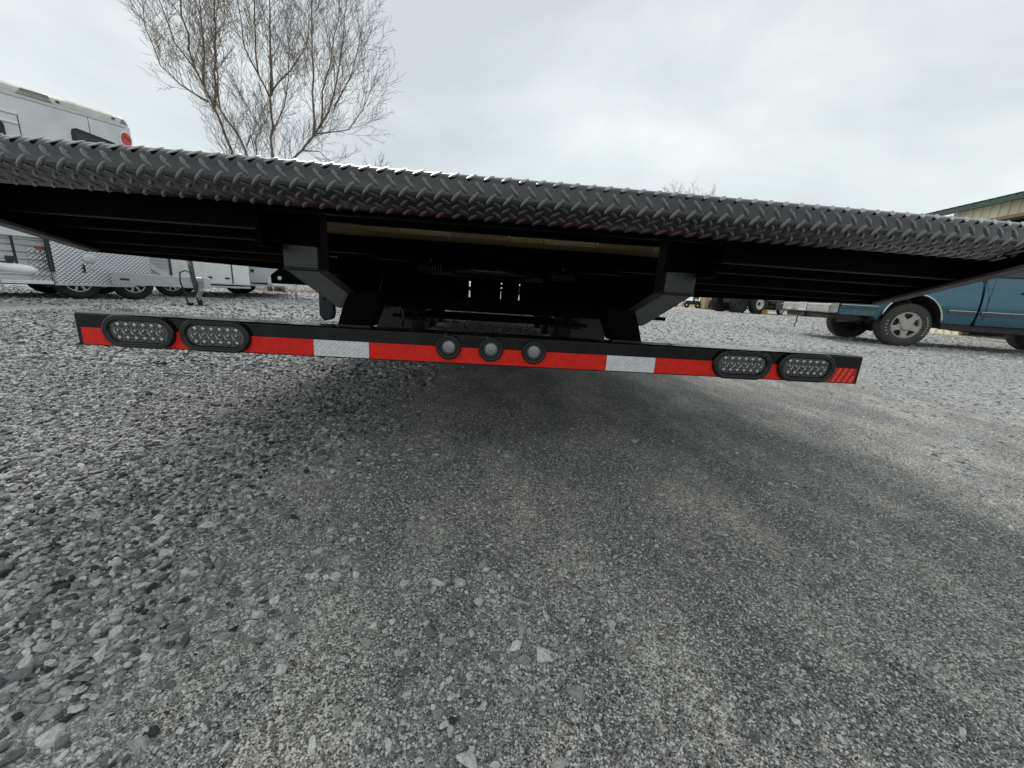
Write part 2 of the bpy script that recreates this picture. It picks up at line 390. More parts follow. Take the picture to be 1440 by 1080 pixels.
    hgt = math_('ADD', hgt, math_('MULTIPLY', noise(26, 6, 0.7), 0.9))
    bp = nt.nodes.new('ShaderNodeBump'); bp.inputs['Strength'].default_value = 0.9; bp.inputs['Distance'].default_value = 0.010
    L.new(hgt, bp.inputs['Height']); L.new(bp.outputs['Normal'], b.inputs['Normal'])
    return m
gme.materials.append(ground_material())
ground = bpy.data.objects.new('ground', gme); COL.objects.link(ground); ground['kind'] = 'structure'

# stones ---------------------------------------------------------
def stone_material():
    m = bpy.data.materials.new('crushed_stone'); m.use_nodes = True; nt = m.node_tree; L = nt.links
    b = nt.nodes['Principled BSDF']; b.inputs['Roughness'].default_value = 0.8; b.inputs['Specular IOR Level'].default_value = 0.3
    a = nt.nodes.new('ShaderNodeAttribute'); a.attribute_type = 'INSTANCER'; a.attribute_name = 'tone'
    cr_ = nt.nodes.new('ShaderNodeValToRGB'); e = cr_.color_ramp.elements
    e[0].position = 0.0; e[0].color = (0.060, 0.062, 0.065, 1)
    e[1].position = 1.0; e[1].color = (0.86, 0.85, 0.82, 1)
    for p_, c in ((0.25, (0.20, 0.205, 0.21)), (0.5, (0.37, 0.375, 0.375)), (0.62, (0.44, 0.425, 0.395)), (0.8, (0.64, 0.645, 0.64))):
        x = e.new(p_); x.color = (*c, 1)
    L.new(a.outputs['Fac'], cr_.inputs['Fac'])
    t = nt.nodes.new('ShaderNodeTexCoord')
    ad = nt.nodes.new('ShaderNodeVectorMath'); ad.operation = 'ADD'
    mu = nt.nodes.new('ShaderNodeMath'); mu.operation = 'MULTIPLY'; mu.inputs[1].default_value = 91.0
    L.new(a.outputs['Fac'], mu.inputs[0]); L.new(t.outputs['Object'], ad.inputs[0]); L.new(mu.outputs['Value'], ad.inputs[1])
    n = nt.nodes.new('ShaderNodeTexNoise'); n.inputs['Scale'].default_value = 2.2; n.inputs['Detail'].default_value = 7; n.inputs['Roughness'].default_value = 0.7
    L.new(ad.outputs['Vector'], n.inputs['Vector'])
    mr = nt.nodes.new('ShaderNodeMapRange'); mr.inputs['From Min'].default_value = 0.3; mr.inputs['From Max'].default_value = 0.7
    mr.inputs['To Min'].default_value = 0.6; mr.inputs['To Max'].default_value = 1.4
    L.new(n.outputs['Fac'], mr.inputs['Value'])
    mx = nt.nodes.new('ShaderNodeMixRGB'); mx.blend_type = 'MULTIPLY'; mx.inputs['Fac'].default_value = 1
    L.new(cr_.outputs['Color'], mx.inputs['Color1']); L.new(mr.outputs['Result'], mx.inputs['Color2'])
    L.new(mx.outputs['Color'], b.inputs['Base Color'])
    bp = nt.nodes.new('ShaderNodeBump'); bp.inputs['Strength'].default_value = 0.6; bp.inputs['Distance'].default_value = 0.25
    L.new(n.outputs['Fac'], bp.inputs['Height']); L.new(bp.outputs['Normal'], b.inputs['Normal'])
    return m
M['stone'] = stone_material()

def stone_mesh(k):
    b = bmesh.new(); rr = random.Random(100 + k)
    for i in range(15):
        v = Vector((rr.gauss(0, 1), rr.gauss(0, 1), rr.gauss(0, 1))); v.normalize()
        p = 0.86 + rr.random() * 0.28
        b.verts.new((v.x * p, v.y * p * rr.uniform(.85, 1), v.z * p))
    r = bmesh.ops.convex_hull(b, input=b.verts)
    bmesh.ops.delete(b, geom=[g for g in r.get('geom_interior', []) if isinstance(g, bmesh.types.BMVert)], context='VERTS')
    me0 = bpy.data.meshes.new('stone'); b.to_mesh(me0); b.free()
    # dissolve sharp points a little: one bevel pass
    b = bmesh.new(); b.from_mesh(me0)
    bmesh.ops.bevel(b, geom=list(b.edges), offset=0.035, segments=1, affect='EDGES', clamp_overlap=True)
    b.to_mesh(me0); b.free(); me0.materials.append(M['stone']); return me0
STONES = [stone_mesh(k) for k in range(10)]
lib = bpy.data.collections.new('stone_shapes')
for k, me_ in enumerate(STONES):
    so = bpy.data.objects.new('stone_shape', me_); lib.objects.link(so)

def tones(n, white=0.17):
    t = np.clip(rng.normal(0.47, 0.33, n), 0.0, 0.95)
    w = rng.random(n) < white; t[w] = rng.uniform(0.8, 1.0, w.sum()); return t

def visible(x, y, margin=0.15):
    """rough view wedge on the ground, wide enough for a step to the side"""
    return (y > 0.18) & (np.abs(x) < 1.6 * y + 0.6 + margin)

px_, py_, ps_, pe_ = [], [], [], []      # position, size, embed
def scatter(n, x0, x1, y0, y1, size, dens, embed):
    x = rng.uniform(x0, x1, n); y = rng.uniform(y0, y1, n)
    keep = visible(x, y) & (rng.random(n) < dens(x, y)); x = x[keep]; y = y[keep]
    s = size(len(x)); px_.append(x); py_.append(y); ps_.append(s); pe_.append(np.full(len(x), embed))
ln = lambda med, sg, lo, hi: (lambda n: np.clip(rng.lognormal(math.log(med), sg, n), lo, hi))
# dense loose gravel (half-lengths in metres)
scatter(34000, -2.0, 0.2, 0.2, 1.0, ln(0.0054, 0.45, 0.0025, 0.015), lambda x, y: loose(x, y) ** 1.3, 0.25)
scatter(84000, -3.4, 0.2, 0.85, 2.3, ln(0.0056, 0.42, 0.003, 0.014), lambda x, y: loose(x, y) ** 1.3 * np.clip(1.2 - 0.2 * y, .4, 1), 0.25)
scatter(1300, -3.0, 0.3, 0.2, 2.4, ln(0.0115, 0.26, 0.008, 0.021), lambda x, y: np.clip(loose(x, y) - 0.1, 0, 1), 0.2)
scatter(46000, -6.0, -0.2, 2.2, 5.5, ln(0.0105, 0.38, 0.006, 0.026), lambda x, y: loose(x, y), 0.25)
scatter(22000, -0.2, 7.0, 1.2, 6.0, ln(0.0105, 0.35, 0.006, 0.024), lambda x, y: loose(x, y) * 0.8, 0.3)
scatter(18000, -12, 12.0, 5.5, 11, ln(0.020, 0.3, 0.012, 0.04), lambda x, y: loose(x, y), 0.3)
scatter(24000, -22, 26.0, 10.5, 26, ln(0.030, 0.3, 0.016, 0.06), lambda x, y: loose(x, y) + .2, 0.3)
# packed fines: scattered chips and a few bigger stones
scatter(62000, -0.9, 1.9, 0.2, 1.9, ln(0.0023, 0.35, 0.0012, 0.006), lambda x, y: (1 - loose(x, y)) * (0.5 + 0.9 * (vnoise(x, y, 4) + .3)), 0.42)
scatter(15000, -0.9, 2.6, 0.2, 2.6, ln(0.0036, 0.42, 0.002, 0.011), lambda x, y: 0.25 + 0.6 * np.clip(vnoise(x, y, 2.5) + .25, 0, 1), 0.45)
scatter(520, -0.9, 1.9, 0.2, 1.7, ln(0.0095, 0.38, 0.005, 0.022), lambda x, y: np.clip(0.3 + 0.8 * smoothstep(0.4, -0.5, x), 0, 1), 0.5)
scatter(420, -0.75, 0.25, 0.2, 0.75, ln(0.0098, 0.36, 0.005, 0.020), lambda x, y: np.clip(0.15 + smoothstep(0.25, 0.05, np.abs(x + 0.05)) * .7 + smoothstep(-0.3, -0.6, x), 0, 1), 0.5)
PX = np.concatenate(px_); PY = np.concatenate(py_); PS = np.concatenate(ps_); PE = np.concatenate(pe_)
n = len(PX)
SC = np.column_stack([PS, PS * rng.uniform(0.55, 0.85, n), PS * rng.uniform(0.32, 0.6, n)])
PZ = height(PX, PY) + SC[:, 2] * (1 - 2 * PE) * 1.0
FINE = PE > 0.4
RO = np.column_stack([rng.normal(0, 0.22, n), rng.normal(0, 0.22, n), rng.uniform(0, 6.283, n)])
TO = tones(n); sm = PS < 0.006; TO[sm] = np.clip(TO[sm] + rng.normal(0.12, 0.26, sm.sum()), 0.05, 1)
TO[FINE] = np.clip(0.22 + 0.8 * TO[FINE], 0, 1)
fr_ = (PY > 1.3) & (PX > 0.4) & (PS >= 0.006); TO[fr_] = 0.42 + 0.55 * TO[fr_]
IX = rng.integers(0, len(STONES), n)
# the stones that show largest become objects of their own
camloc = np.array([0, 0, CAM_H]); F_ = np.array(fwd); Rt = np.array(right); Up = np.array(up)
V_ = np.column_stack([PX, PY, PZ]) - camloc; zc = V_ @ F_
sx = 720 + 541 * (V_ @ Rt) / zc; sy = 540 - 541 * (V_ @ Up) / zc
infr = (sx > 0) & (sx < 1440) & (sy > 0) & (sy < 1080) & (zc > 0.1)
order = np.argsort(np.where(infr, -PS / zc, 0)); big = order[:300]
for i in big:
    o = bpy.data.objects.new('stone', STONES[int(IX[i])]); COL.objects.link(o); o.parent = ground
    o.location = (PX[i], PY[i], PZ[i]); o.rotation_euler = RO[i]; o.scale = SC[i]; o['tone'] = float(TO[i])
rest = np.ones(n, bool); rest[big] = False
pm = bpy.data.meshes.new('gravel'); k = int(rest.sum()); pm.vertices.add(k)
pm.vertices.foreach_set('co', np.column_stack([PX, PY, PZ])[rest].astype(np.float32).ravel())
for nm, typ, arr, key in (('rot', 'FLOAT_VECTOR', RO, 'vector'), ('scl', 'FLOAT_VECTOR', SC, 'vector'), ('tone', 'FLOAT', TO, 'value'), ('pick', 'INT', IX, 'value')):
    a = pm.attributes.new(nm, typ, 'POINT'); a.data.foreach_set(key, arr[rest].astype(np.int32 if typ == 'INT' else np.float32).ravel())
pm.materials.append(M['stone'])
gravel = bpy.data.objects.new('gravel', pm); COL.objects.link(gravel)
gravel['kind'] = 'stuff'; gravel['label'] = 'loose grey crushed stone spread over the yard'; gravel['category'] = 'gravel'
ng = bpy.data.node_groups.new('gravel_scatter', 'GeometryNodeTree')
ng.interface.new_socket('Geometry', in_out='INPUT', socket_type='NodeSocketGeometry')
ng.interface.new_socket('Geometry', in_out='OUTPUT', socket_type='NodeSocketGeometry')
gi = ng.nodes.new('NodeGroupInput'); go = ng.nodes.new('NodeGroupOutput')
m2p = ng.nodes.new('GeometryNodeMeshToPoints'); iop = ng.nodes.new('GeometryNodeInstanceOnPoints')
ci = ng.nodes.new('GeometryNodeCollectionInfo'); ci.inputs['Collection'].default_value = lib
ci.inputs['Separate Children'].default_value = True; ci.inputs['Reset Children'].default_value = True
def named(nm, typ):
    a = ng.nodes.new('GeometryNodeInputNamedAttribute'); a.data_type = typ; a.inputs['Name'].default_value = nm; return a.outputs['Attribute']
e2r = ng.nodes.new('FunctionNodeEulerToRotation')
ng.links.new(gi.outputs[0], m2p.inputs['Mesh']); ng.links.new(m2p.outputs['Points'], iop.inputs['Points'])
ng.links.new(ci.outputs[0], iop.inputs['Instance']); iop.inputs['Pick Instance'].default_value = True
ng.links.new(named('pick', 'INT'), iop.inputs['Instance Index'])
ng.links.new(named('rot', 'FLOAT_VECTOR'), e2r.inputs[0]); ng.links.new(e2r.outputs[0], iop.inputs['Rotation'])
ng.links.new(named('scl', 'FLOAT_VECTOR'), iop.inputs['Scale']); ng.links.new(iop.outputs['Instances'], go.inputs[0])
gm = gravel.modifiers.new('scatter', 'NODES'); gm.node_group = ng
print('gravel stones', n)

# dry verges and the field beyond the yard
M['dry_field'] = mat('dry_field', (0.30, 0.25, 0.14), 0.95, 0, 0.1, bump=(3, 0.5, 6), vary=(0.35, (0.19, 0.18, 0.09), 0.35, 0.7))
M['leaf_soil'] = mat('leaf_soil', (0.11, 0.075, 0.05), 0.95, 0, 0.1, bump=(8, 0.6, 6), vary=(1.5, (0.20, 0.15, 0.10), 0.35, 0.7))
M['pale_apron'] = mat('pale_apron', (0.40, 0.36, 0.26), 0.9, 0, 0.2, bump=(6, 0.3, 5), vary=(1.2, (0.30, 0.27, 0.20), 0.4, 0.7))
def sheet(name, pts, z, material):
    b = MB(); b.add([(x, y, z) for x, y in pts], [tuple(range(len(pts)))]); o = b.build(name, material, fix=False); o['kind'] = 'structure'; return o
sheet('field', [(-60, 40), (-20, 36), (8, 37.5), (26, 41), (60, 40), (700, 520), (700, 880), (-700, 880), (-700, 520)], 0.012, M['dry_field'])
sheet('planting_bed', [(-14, 16.4), (-11, 15.6), (-6.5, 16.6), (-5.0, 18.2), (-7, 19.4), (-15, 19.6)], 0.012, M['leaf_soil'])
sheet('apron', [(13.0, 8.0), (14.3, 8.0), (14.75, 15.4), (13.6, 15.4)], 0.012, M['pale_apron'])

# ---------------------------------------------------------------- building on the right
def building():
    a = Vector((14.392, 12.283, 0)); d = Vector((14.887 - 14.392, 15.556 - 12.283, 0)); d.normalize()
    # local x runs along the eave away from the camera, local y into the building
    rz = math.atan2(d.y, d.x)
    t = thing('metal_building', 'cream ribbed metal building with green roof edge and a dark open bay', 'building', a, rz)
    # local +y is left of d, i.e. towards the yard; the building lies at negative y
    x0, x1 = -9.0, 2.25; H = 4.1
    bay0, bay1, bz = -3.6, 0.72, 3.55
    for (s0, s1, z0, z1) in ((x0, bay0, 0, H), (bay1, x1, 0, H), (bay0, bay1, bz, H)):
        MB().box(s0, s1, -0.42, -0.30, z0, z1).build('wall', M['siding'], t)
    rb = None; x = x0 + 0.1
    while x < x1 - 0.12:
        z0 = bz + 0.12 if bay0 - 0.05 < x < bay1 + 0.05 else 0.05
        if rb is None or True:
            MB().prism([(-0.025, -0.298), (0.025, -0.298), (0.014, -0.262), (-0.014, -0.262)], z0, H - 0.02, 'z').build('rib', M['siding'], t).location = (x, 0, 0)
        x += 0.288
    MB().box(x1 - 0.02, x1 + 0.14, -0.44, -0.24, 0, H).build('corner_trim', M['white_paint'], t, bevel=0.006)
    MB().box(bay0, bay1, -0.34, 0.02, bz - 0.03, bz + 0.07).build('bay_lintel', M['brown_trim'], t, bevel=0.006)
    MB().box(bay0 - 0.1, bay0, -0.43, -0.25, 0, bz).build('bay_post', M['brown_trim'], t, bevel=0.006)
    MB().box(bay1, bay1 + 0.1, -0.43, -0.25, 0, bz).build('bay_post', M['brown_trim'], t, bevel=0.006)
    b = MB(); b.box(x0, x1, -9.0, -8.9, 0, H); b.box(x1 - .1, x1 - .02, -8.9, -0.43, 0, H); b.box(x0 + .02, x0 + .1, -8.9, -0.43, 0, H)
    b.build('rear_wall', M['dark_inside'], t)
    # roof: two slopes, ribbed, overhanging the far end
    rx0, rx1 = x0 - 0.3, 3.35; s = 0.27; ridge = -4.6
    zr = H + s * (0.0 - ridge)
    b = MB()
    b.prism([(0.05, H + 0.02), (ridge, zr + 0.02), (-9.35, H), (-9.35, H + 0.04), (ridge, zr + 0.06), (0.05, H + 0.06)], rx0, rx1, 'x')
    roof = b.build('roof', M['green_metal'], t)
    x = rx0 + 0.05
    while x < rx1:
        MB().prism([(0.10, H + 0.058), (ridge, zr + 0.062), (ridge, zr + 0.11), (0.10, H + 0.105)], x - 0.035, x + 0.035, 'x').build('roof_rib', M['green_metal'], t)
        x += 0.26
    MB().box(rx0, rx1, 0.052, 0.085, H - 0.085, H + 0.055).build('fascia', M['green_metal'], t, bevel=0.006)
    MB().box(rx0, rx1, -0.30, 0.05, H - 0.005, H + 0.012).build('soffit', M['brown_trim'], t)
    # recessed far end under the overhang
    MB().box(2.45, 3.3, -0.9, -0.8, 0, H - 0.01).build('end_wall', M['brown_trim'], t)
building()

# ---------------------------------------------------------------- trees
def grow(mb, p, d, length, r, depth, upw, rr, minr=0.0045, spread=0.55):
    segs = max(3, int(length / 0.28)); pts = [p.copy()]; rad = [r]; dirs = [d.copy()]
    for i in range(segs):
        jit = Vector((rr.gauss(0, 1), rr.gauss(0, 1), rr.gauss(0, 1))) * 0.032
        d = (d + jit + Vector((0, 0, upw)) * 0.10); d.normalize()
        p = p + d * (length / segs); pts.append(p.copy()); dirs.append(d.copy())
        rad.append(max(r * (1 - 0.80 * (i + 1) / segs), minr))
    mb.tube(pts, rad, 5 if r > 0.02 else 3, cap=False)
    if depth <= 0: return
    sub(mb, pts, dirs, rad, length, depth, upw, rr, spread, minr)

def sub(mb, pts, dirs, rad, length, depth, upw, rr, spread, minr, start=0.12):
    n = max(2, int(length / (0.15 if depth == 1 else 0.21 if depth == 2 else 0.30)))
    for j in range(n):
        t = start + (1 - start) * (j + rr.random()) / n
        i = min(int(t * (len(pts) - 1)), len(pts) - 2); fr = t * (len(pts) - 1) - i
        q = pts[i].lerp(pts[i + 1], fr); dd = dirs[i + 1]
        ax = dd.orthogonal(); ax.rotate(Matrix.Rotation(rr.uniform(0, 6.283), 3, dd))
        nd = (dd + ax * rr.uniform(spread, spread + 0.5)); nd.normalize()
        L_ = length * rr.uniform(0.30, 0.52) * (1.1 - 0.55 * t)
        if L_ < 0.18: L_ = rr.uniform(0.15, 0.3)
        grow(mb, q, nd, L_, max(rad[i] * rr.uniform(0.38, 0.6), minr), depth - 1, upw, rr, minr, spread)

def polyline(pts):
    out = []
    for a, b in zip(pts[:-1], pts[1:]):
        a = Vector(a); b = Vector(b)
        k = max(2, int((b - a).length / 0.4))
        out += [a.lerp(b, i / k) for i in range(k)]
    out.append(Vector(pts[-1])); return out

def big_tree():
    rr = random.Random(5)
    base = Vector((-9.9, 16.0, 0))
    t = thing('bare_tree', 'tall bare tree with several rising limbs standing behind the grey trailers', 'tree', base)
    # limbs, relative to the base: x across, y depth, z up
    def px(x, y, Y):       # a point seen at photo position x, y stands at depth Y
        v = fwd + right * ((x - 720) / 541.0) - up * ((y - 540) / 541.0); return Vector((0, 0, CAM_H)) + v * (Y / v.y) - base
    Z0 = Vector((0, 0, 0.0))
    limbs = [
        ([Z0 + Vector((-.15, 0, 0)), px(338, 255, 16.0), px(327, 214, 15.9), px(299, 147, 15.6), px(271, 92, 15.3), px(254, 0, 15.1), px(240, -70, 15.0)], 0.16, 0.02),
        ([px(301, 150, 15.6), px(303, 83, 15.9), px(301, 0, 16.1), px(303, -70, 16.2)], 0.08, 0.015),
        ([px(286, 120, 15.5), px(286, 75, 15.0), px(280, 0, 14.6), px(275, -70, 14.4)], 0.07, 0.015),
        ([px(292, 143, 15.6), px(255, 120, 15.9), px(226, 92, 16.2), px(206, 40, 16.4), px(194, -20, 16.5)], 0.06, 0.012),
        ([px(280, 105, 15.4), px(245, 60, 15.1), px(225, 0, 14.9), px(205, -60, 14.8)], 0.05, 0.012),
        ([Z0 + Vector((.05, .25, 0)), px(356, 255, 16.4), px(347, 216, 16.5), px(335, 190, 16.6), px(310, 155, 16.8), px(300, 60, 17.2), px(310, -30, 17.4)], 0.13, 0.015),
        ([px(347, 205, 16.5), px(353, 190, 16.2), px(358, 212, 15.6)], 0.045, 0.02),
        ([Z0 + Vector((.1, -.1, 0)), px(362, 230, 15.8), px(360, 200, 15.7), px(366, 182, 15.5), px(345, 145, 15.1), px(320, 100, 14.7), px(305, 40, 14.4)], 0.07, 0.01),
        ([Z0 + Vector((.2, .1, 0)), px(384, 250, 16.0), px(383, 214, 16.0), px(381, 139, 16.0), px(363, 105, 15.7), px(358, 60, 15.6), px(357, 0, 15.5), px(356, -70, 15.5)], 0.14, 0.02),
        ([px(381, 134, 16.0), px(380, 90, 16.3), px(379, 0, 16.5), px(380, -70, 16.6)], 0.09, 0.015),
        ([px(381, 130, 16.0), px(408, 100, 16.4), px(431, 65, 16.7), px(440, 0, 17.0)], 0.05, 0.01),
        ([px(365, 108, 15.7), px(345, 70, 16.0), px(335, 0, 16.2), px(325, -60, 16.3)], 0.05, 0.01),
        ([px(383, 185, 16.0), px(400, 150, 15.7), px(406, 90, 15.5), px(402, 20, 15.3)], 0.045, 0.01),
        ([Z0 + Vector((.35, 0, 0)), px(398, 250, 15.9), px(414, 222, 15.8), px(444, 189, 15.5), px(463, 158, 15.2), px(474, 110, 15.0), px(484, 50, 14.8), px(488, -20, 14.7)], 0.14, 0.015),
        ([px(441, 190, 15.5), px(441, 130, 15.8), px(438, 60, 16.0), px(438, 0, 16.1), px(440, -60, 16.2)], 0.08, 0.015),
        ([px(452, 180, 15.4), px(455, 130, 15.0), px(468, 70, 14.7), px(478, 0, 14.5)], 0.06, 0.012),
        ([px(446, 188, 15.5), px(490, 182, 15.2), px(510, 155, 15.0), px(524, 120, 14.9)], 0.045, 0.010),
        ([px(426, 212, 15.7), px(450, 213, 15.5), px(470, 232, 15.4)], 0.045, 0.012),
        ([px(470, 150, 15.2), px(494, 105, 15.5), px(506, 60, 15.7), px(510, 10, 15.8)], 0.045, 0.01),
    ]
    for i, (pts, ra, rb) in enumerate(limbs):
        pl = polyline(pts); k = len(pl)
        pl = [p + (Vector((rr.gauss(0, .015), rr.gauss(0, .03), 0)) if 0 < j < k - 1 else Vector((0, 0, 0))) for j, p in enumerate(pl)]
        rad = [(ra + (rb - ra) * (j / (k - 1)) ** 0.7) * 0.62 for j in range(k)]
        MB().tube(pl, rad, 8).build('trunk' if ra > 0.12 else 'limb', M['bark'], t, smooth=True)
        dirs = [(pl[min(j + 1, k - 1)] - pl[max(j - 1, 0)]).normalized() for j in range(k)]
        length = sum((pl[j + 1] - pl[j]).length for j in range(k - 1))
        tw = MB()
        st = 0.42 if ra > 0.12 else 0.1
        n = int(length * (1 - st) / 0.15)
        for j in range(n):
            tt = st + (1 - st) * (j + rr.random()) / n
            ix = min(int(tt * (k - 1)), k - 2); q = pl[ix].lerp(pl[ix + 1], tt * (k - 1) - ix)
            dd = dirs[ix]; ax = dd.orthogonal(); ax.rotate(Matrix.Rotation(rr.uniform(0, 6.283), 3, dd))
            nd = (dd * 1.0 + ax * rr.uniform(0.35, 0.75) + Vector((0, 0, 0.15))); nd.normalize()
            grow(tw, q, nd, rr.uniform(0.9, 2.5) * (1.1 - 0.5 * tt), rad[ix] * 0.2 + 0.004, 2, 1.0, rr, 0.0041, 0.38)
        o = tw.build('twigs', M['bark'], t, fix=False); o['kind'] = 'stuff'
big_tree()

def small_tree(loc, h, seed, label, stems=7, lean=0.35):
    rr = random.Random(seed)
    t = thing('bare_tree', label, 'tree', loc, group='bare trees beyond the yard')
    MB().tube([(0, 0, 0), (0.05, 0, h * 0.22), (0, 0.05, h * 0.42)], [0.24, 0.19, 0.13], 8).build('trunk', M['bark'], t, smooth=True)
    tw = MB()
    for i in range(stems):
        a = 6.283 * i / stems + rr.random()
        d = Vector((math.cos(a) * lean, math.sin(a) * lean, 1)).normalized()
        grow(tw, Vector((0, 0.03, h * rr.uniform(0.25, 0.42))), d, h * rr.uniform(0.5, 0.6), 0.06, 3, 0.7, rr, 0.007, 0.3)
    tw.build('crown', M['bark'], t, fix=False)['kind'] = 'stuff'
small_tree((14.3, 35.5, 0), 9.9, 3, 'distant bare tree whose fan of twig tips peeks over the tread plate edge', 9, 0.45)
small_tree((-8.6, 24.5, 0), 7.4, 4, 'small bare tree peeking out beside the right side of the tall one', 5, 0.25)

# ---------------------------------------------------------------- wheels
def tyre_mesh(R, w, rim, lugs=0, n=48, axis='y'):
    """tyre with rounded shoulders and, when lugs > 0, tread blocks; axle along local y, centre at origin"""
    b = MB(); h = w / 2
    b.lathe([(rim, -h * .86), (rim + (R - rim) * .35, -h * 1.0), (rim + (R - rim) * .72, -h * .99), (R * .985, -h * .80), (R, -h * .55), (R, h * .55),
             (R * .985, h * .80), (rim + (R - rim) * .72, h * .99), (rim + (R - rim) * .35, h), (rim, h * .86), (rim * .97, 0), (rim, -h * .86)], n=n)
    for k in range(lugs):
        a = 2 * math.pi * k / lugs
        for s in (-1, 1):
            m_ = Matrix.Rotation(-a, 4, 'Y') @ Matrix.Translation((R - .004, s * h * .42, 0)) @ Matrix.Rotation(s * .5, 4, 'X')
            b.box(-.008, .010, -h * .40, h * .40, -.010, .010, m_)
    return b

# ---------------------------------------------------------------- flatbed trailer
yaw, tilt = R_(4.2), R_(-0.3)
ex = Vector((math.cos(yaw) * math.cos(tilt), math.sin(yaw) * math.cos(tilt), math.sin(tilt)))
ey = Vector((-math.sin(yaw), math.cos(yaw), 0)); ez = ex.cross(ey)
ZB = 0.364
org = Vector((-0.054, 1.2, 0.364)) - ez * ZB
TR = thing('flatbed_trailer', 'black flatbed trailer with raised tread plate tail and red and white taped bumper', 'trailer',
           matrix=Matrix(((ex.x, ey.x, ez.x, org.x), (ex.y, ey.y, ez.y, org.y), (ex.z, ey.z, ez.z, org.z), (0, 0, 0, 1))))
def tb(): return MB((0, 0, ZB))
XL, XR = -1.25, 1.345          # deck sides
# tail: folded tread plate
prof = [(-0.10, 0.4785), (-0.252, 0.4785), (-0.2575, 0.4776), (-0.2625, 0.4752), (-0.2665, 0.4715), (-0.2690, 0.4670), (-0.270, 0.461), (-0.270, 0.432), (-0.2692, 0.4275), (-0.267, 0.4238), (-0.263, 0.4205),
        (-0.203, 0.3945), (-0.201, 0.3995), (-0.260, 0.4255), (-0.264, 0.432), (-0.264, 0.461), (-0.261, 0.468), (-0.252, 0.4725), (-0.10, 0.4725)]
tread = tb().prism(prof, XL, XR, 'x').build('tread_plate', M['tread_paint'], TR)
for p in tread.data.polygons: p.use_smooth = len(p.vertices) == 4
md = tread.modifiers.new('split', 'EDGE_SPLIT'); md.split_angle = R_(40)
def lug_mesh():
    b = bmesh.new(); n = 14; rows = []
    a_, c_, h_ = 0.0168, 0.0055, 0.0034
    for t, hh in ((1.0, 0.0), (0.80, 0.62), (0.45, 0.95)):
        rows.append([b.verts.new((a_ * t * math.cos(q) if abs(math.cos(q)) < .999 else a_ * t * math.cos(q), c_ * t * math.copysign(abs(math.sin(q)) ** 1.15, math.sin(q)), h_ * hh)) for q in [2 * math.pi * k / n for k in range(n)]])
    top = b.verts.new((0, 0, h_))
    for r1, r2 in zip(rows[:-1], rows[1:]):
        for k in range(n): b.faces.new((r1[k], r1[(k + 1) % n], r2[(k + 1) % n], r2[k]))
    for k in range(n): b.faces.new((rows[-1][k], rows[-1][(k + 1) % n], top))
    me = bpy.data.meshes.new('lug'); b.to_mesh(me); b.free(); me.materials.append(M['lug_paint'])
    me.polygons.foreach_set('use_smooth', [True] * len(me.polygons)); return me
LUG = lug_mesh()
PITCH = 0.0385
nl = int((XR - XL) / PITCH)
lip_n = Vector((0, -0.398, -0.918)).normalized(); lip_t = Vector((0, 0.957, -0.290)).normalized()
def frame(nrm, along=Vector((1, 0, 0))):
    nrm = nrm.normalized(); v = nrm.cross(along).normalized(); return Matrix((along, v, nrm)).transposed().to_4x4()
rows_ = [  # surface point (y, z), normal, phase, angle, own object
    (-0.2660, 0.4728, Vector((0, -0.62, 0.78)), 0.0, 48, True),
    (-0.2698, 0.4490, Vector((0, -1, 0)), 0.5, -52, True),
    (-0.2696, 0.4300, Vector((0, -1, -0.05)), 0.16, 48, True),
    (-0.2590, 0.4186, lip_n, 0.55, -48, True),
    (-0.2425, 0.4115, lip_n, 0.05, 48, False),
    (-0.2260, 0.4043, lip_n, 0.55, -48, False),
    (-0.2110, 0.3978, lip_n, 0.05, 48, False),
    (-0.226, 0.4787, Vector((0, 0, 1)), 0.0, 48, False),
]
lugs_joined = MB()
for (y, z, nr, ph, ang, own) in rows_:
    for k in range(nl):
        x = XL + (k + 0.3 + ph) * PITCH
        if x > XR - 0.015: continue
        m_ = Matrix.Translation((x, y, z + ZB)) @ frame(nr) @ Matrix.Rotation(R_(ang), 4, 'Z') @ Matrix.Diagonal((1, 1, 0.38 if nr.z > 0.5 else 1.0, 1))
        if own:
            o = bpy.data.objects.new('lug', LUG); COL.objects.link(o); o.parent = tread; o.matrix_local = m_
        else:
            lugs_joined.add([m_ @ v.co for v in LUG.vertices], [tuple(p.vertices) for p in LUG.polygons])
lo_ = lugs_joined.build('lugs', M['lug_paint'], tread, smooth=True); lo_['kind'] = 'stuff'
# side plates with flanges, tapering towards the tail
for sgn, X, zt in ((1, XL, 0.357), (-1, XR, 0.388)):
    b = tb(); b.prism([(-0.258, 0.4715), (-0.258, zt + .0005), (0.125, 0.277), (9.4, 0.277), (9.4, 0.4715)], X + sgn * 0.002, X + sgn * 0.010, 'x')
    b.build('side_plate', M['frame_paint'], TR)
    b = tb(); xa, xb_ = sorted((X - sgn * 0.028, X + sgn * 0.012))
    b.prism([(-0.26, zt), (0.125, 0.277), (0.125, 0.269), (-0.26, zt - .008)], xa, xb_, 'x')
    b.build('side_flange', mat('flange_paint', (0.06, 0.058, 0.057), 0.55, 0, 0.5, vary=(20, (0.09, 0.086, 0.083), 0.4, 0.7)), TR)
    tb().prism([(0.1255, 0.277), (9.4, 0.277), (9.4, 0.269), (0.1255, 0.269)], xa, xb_, 'x').build('side_rail', M['frame_paint'], TR)
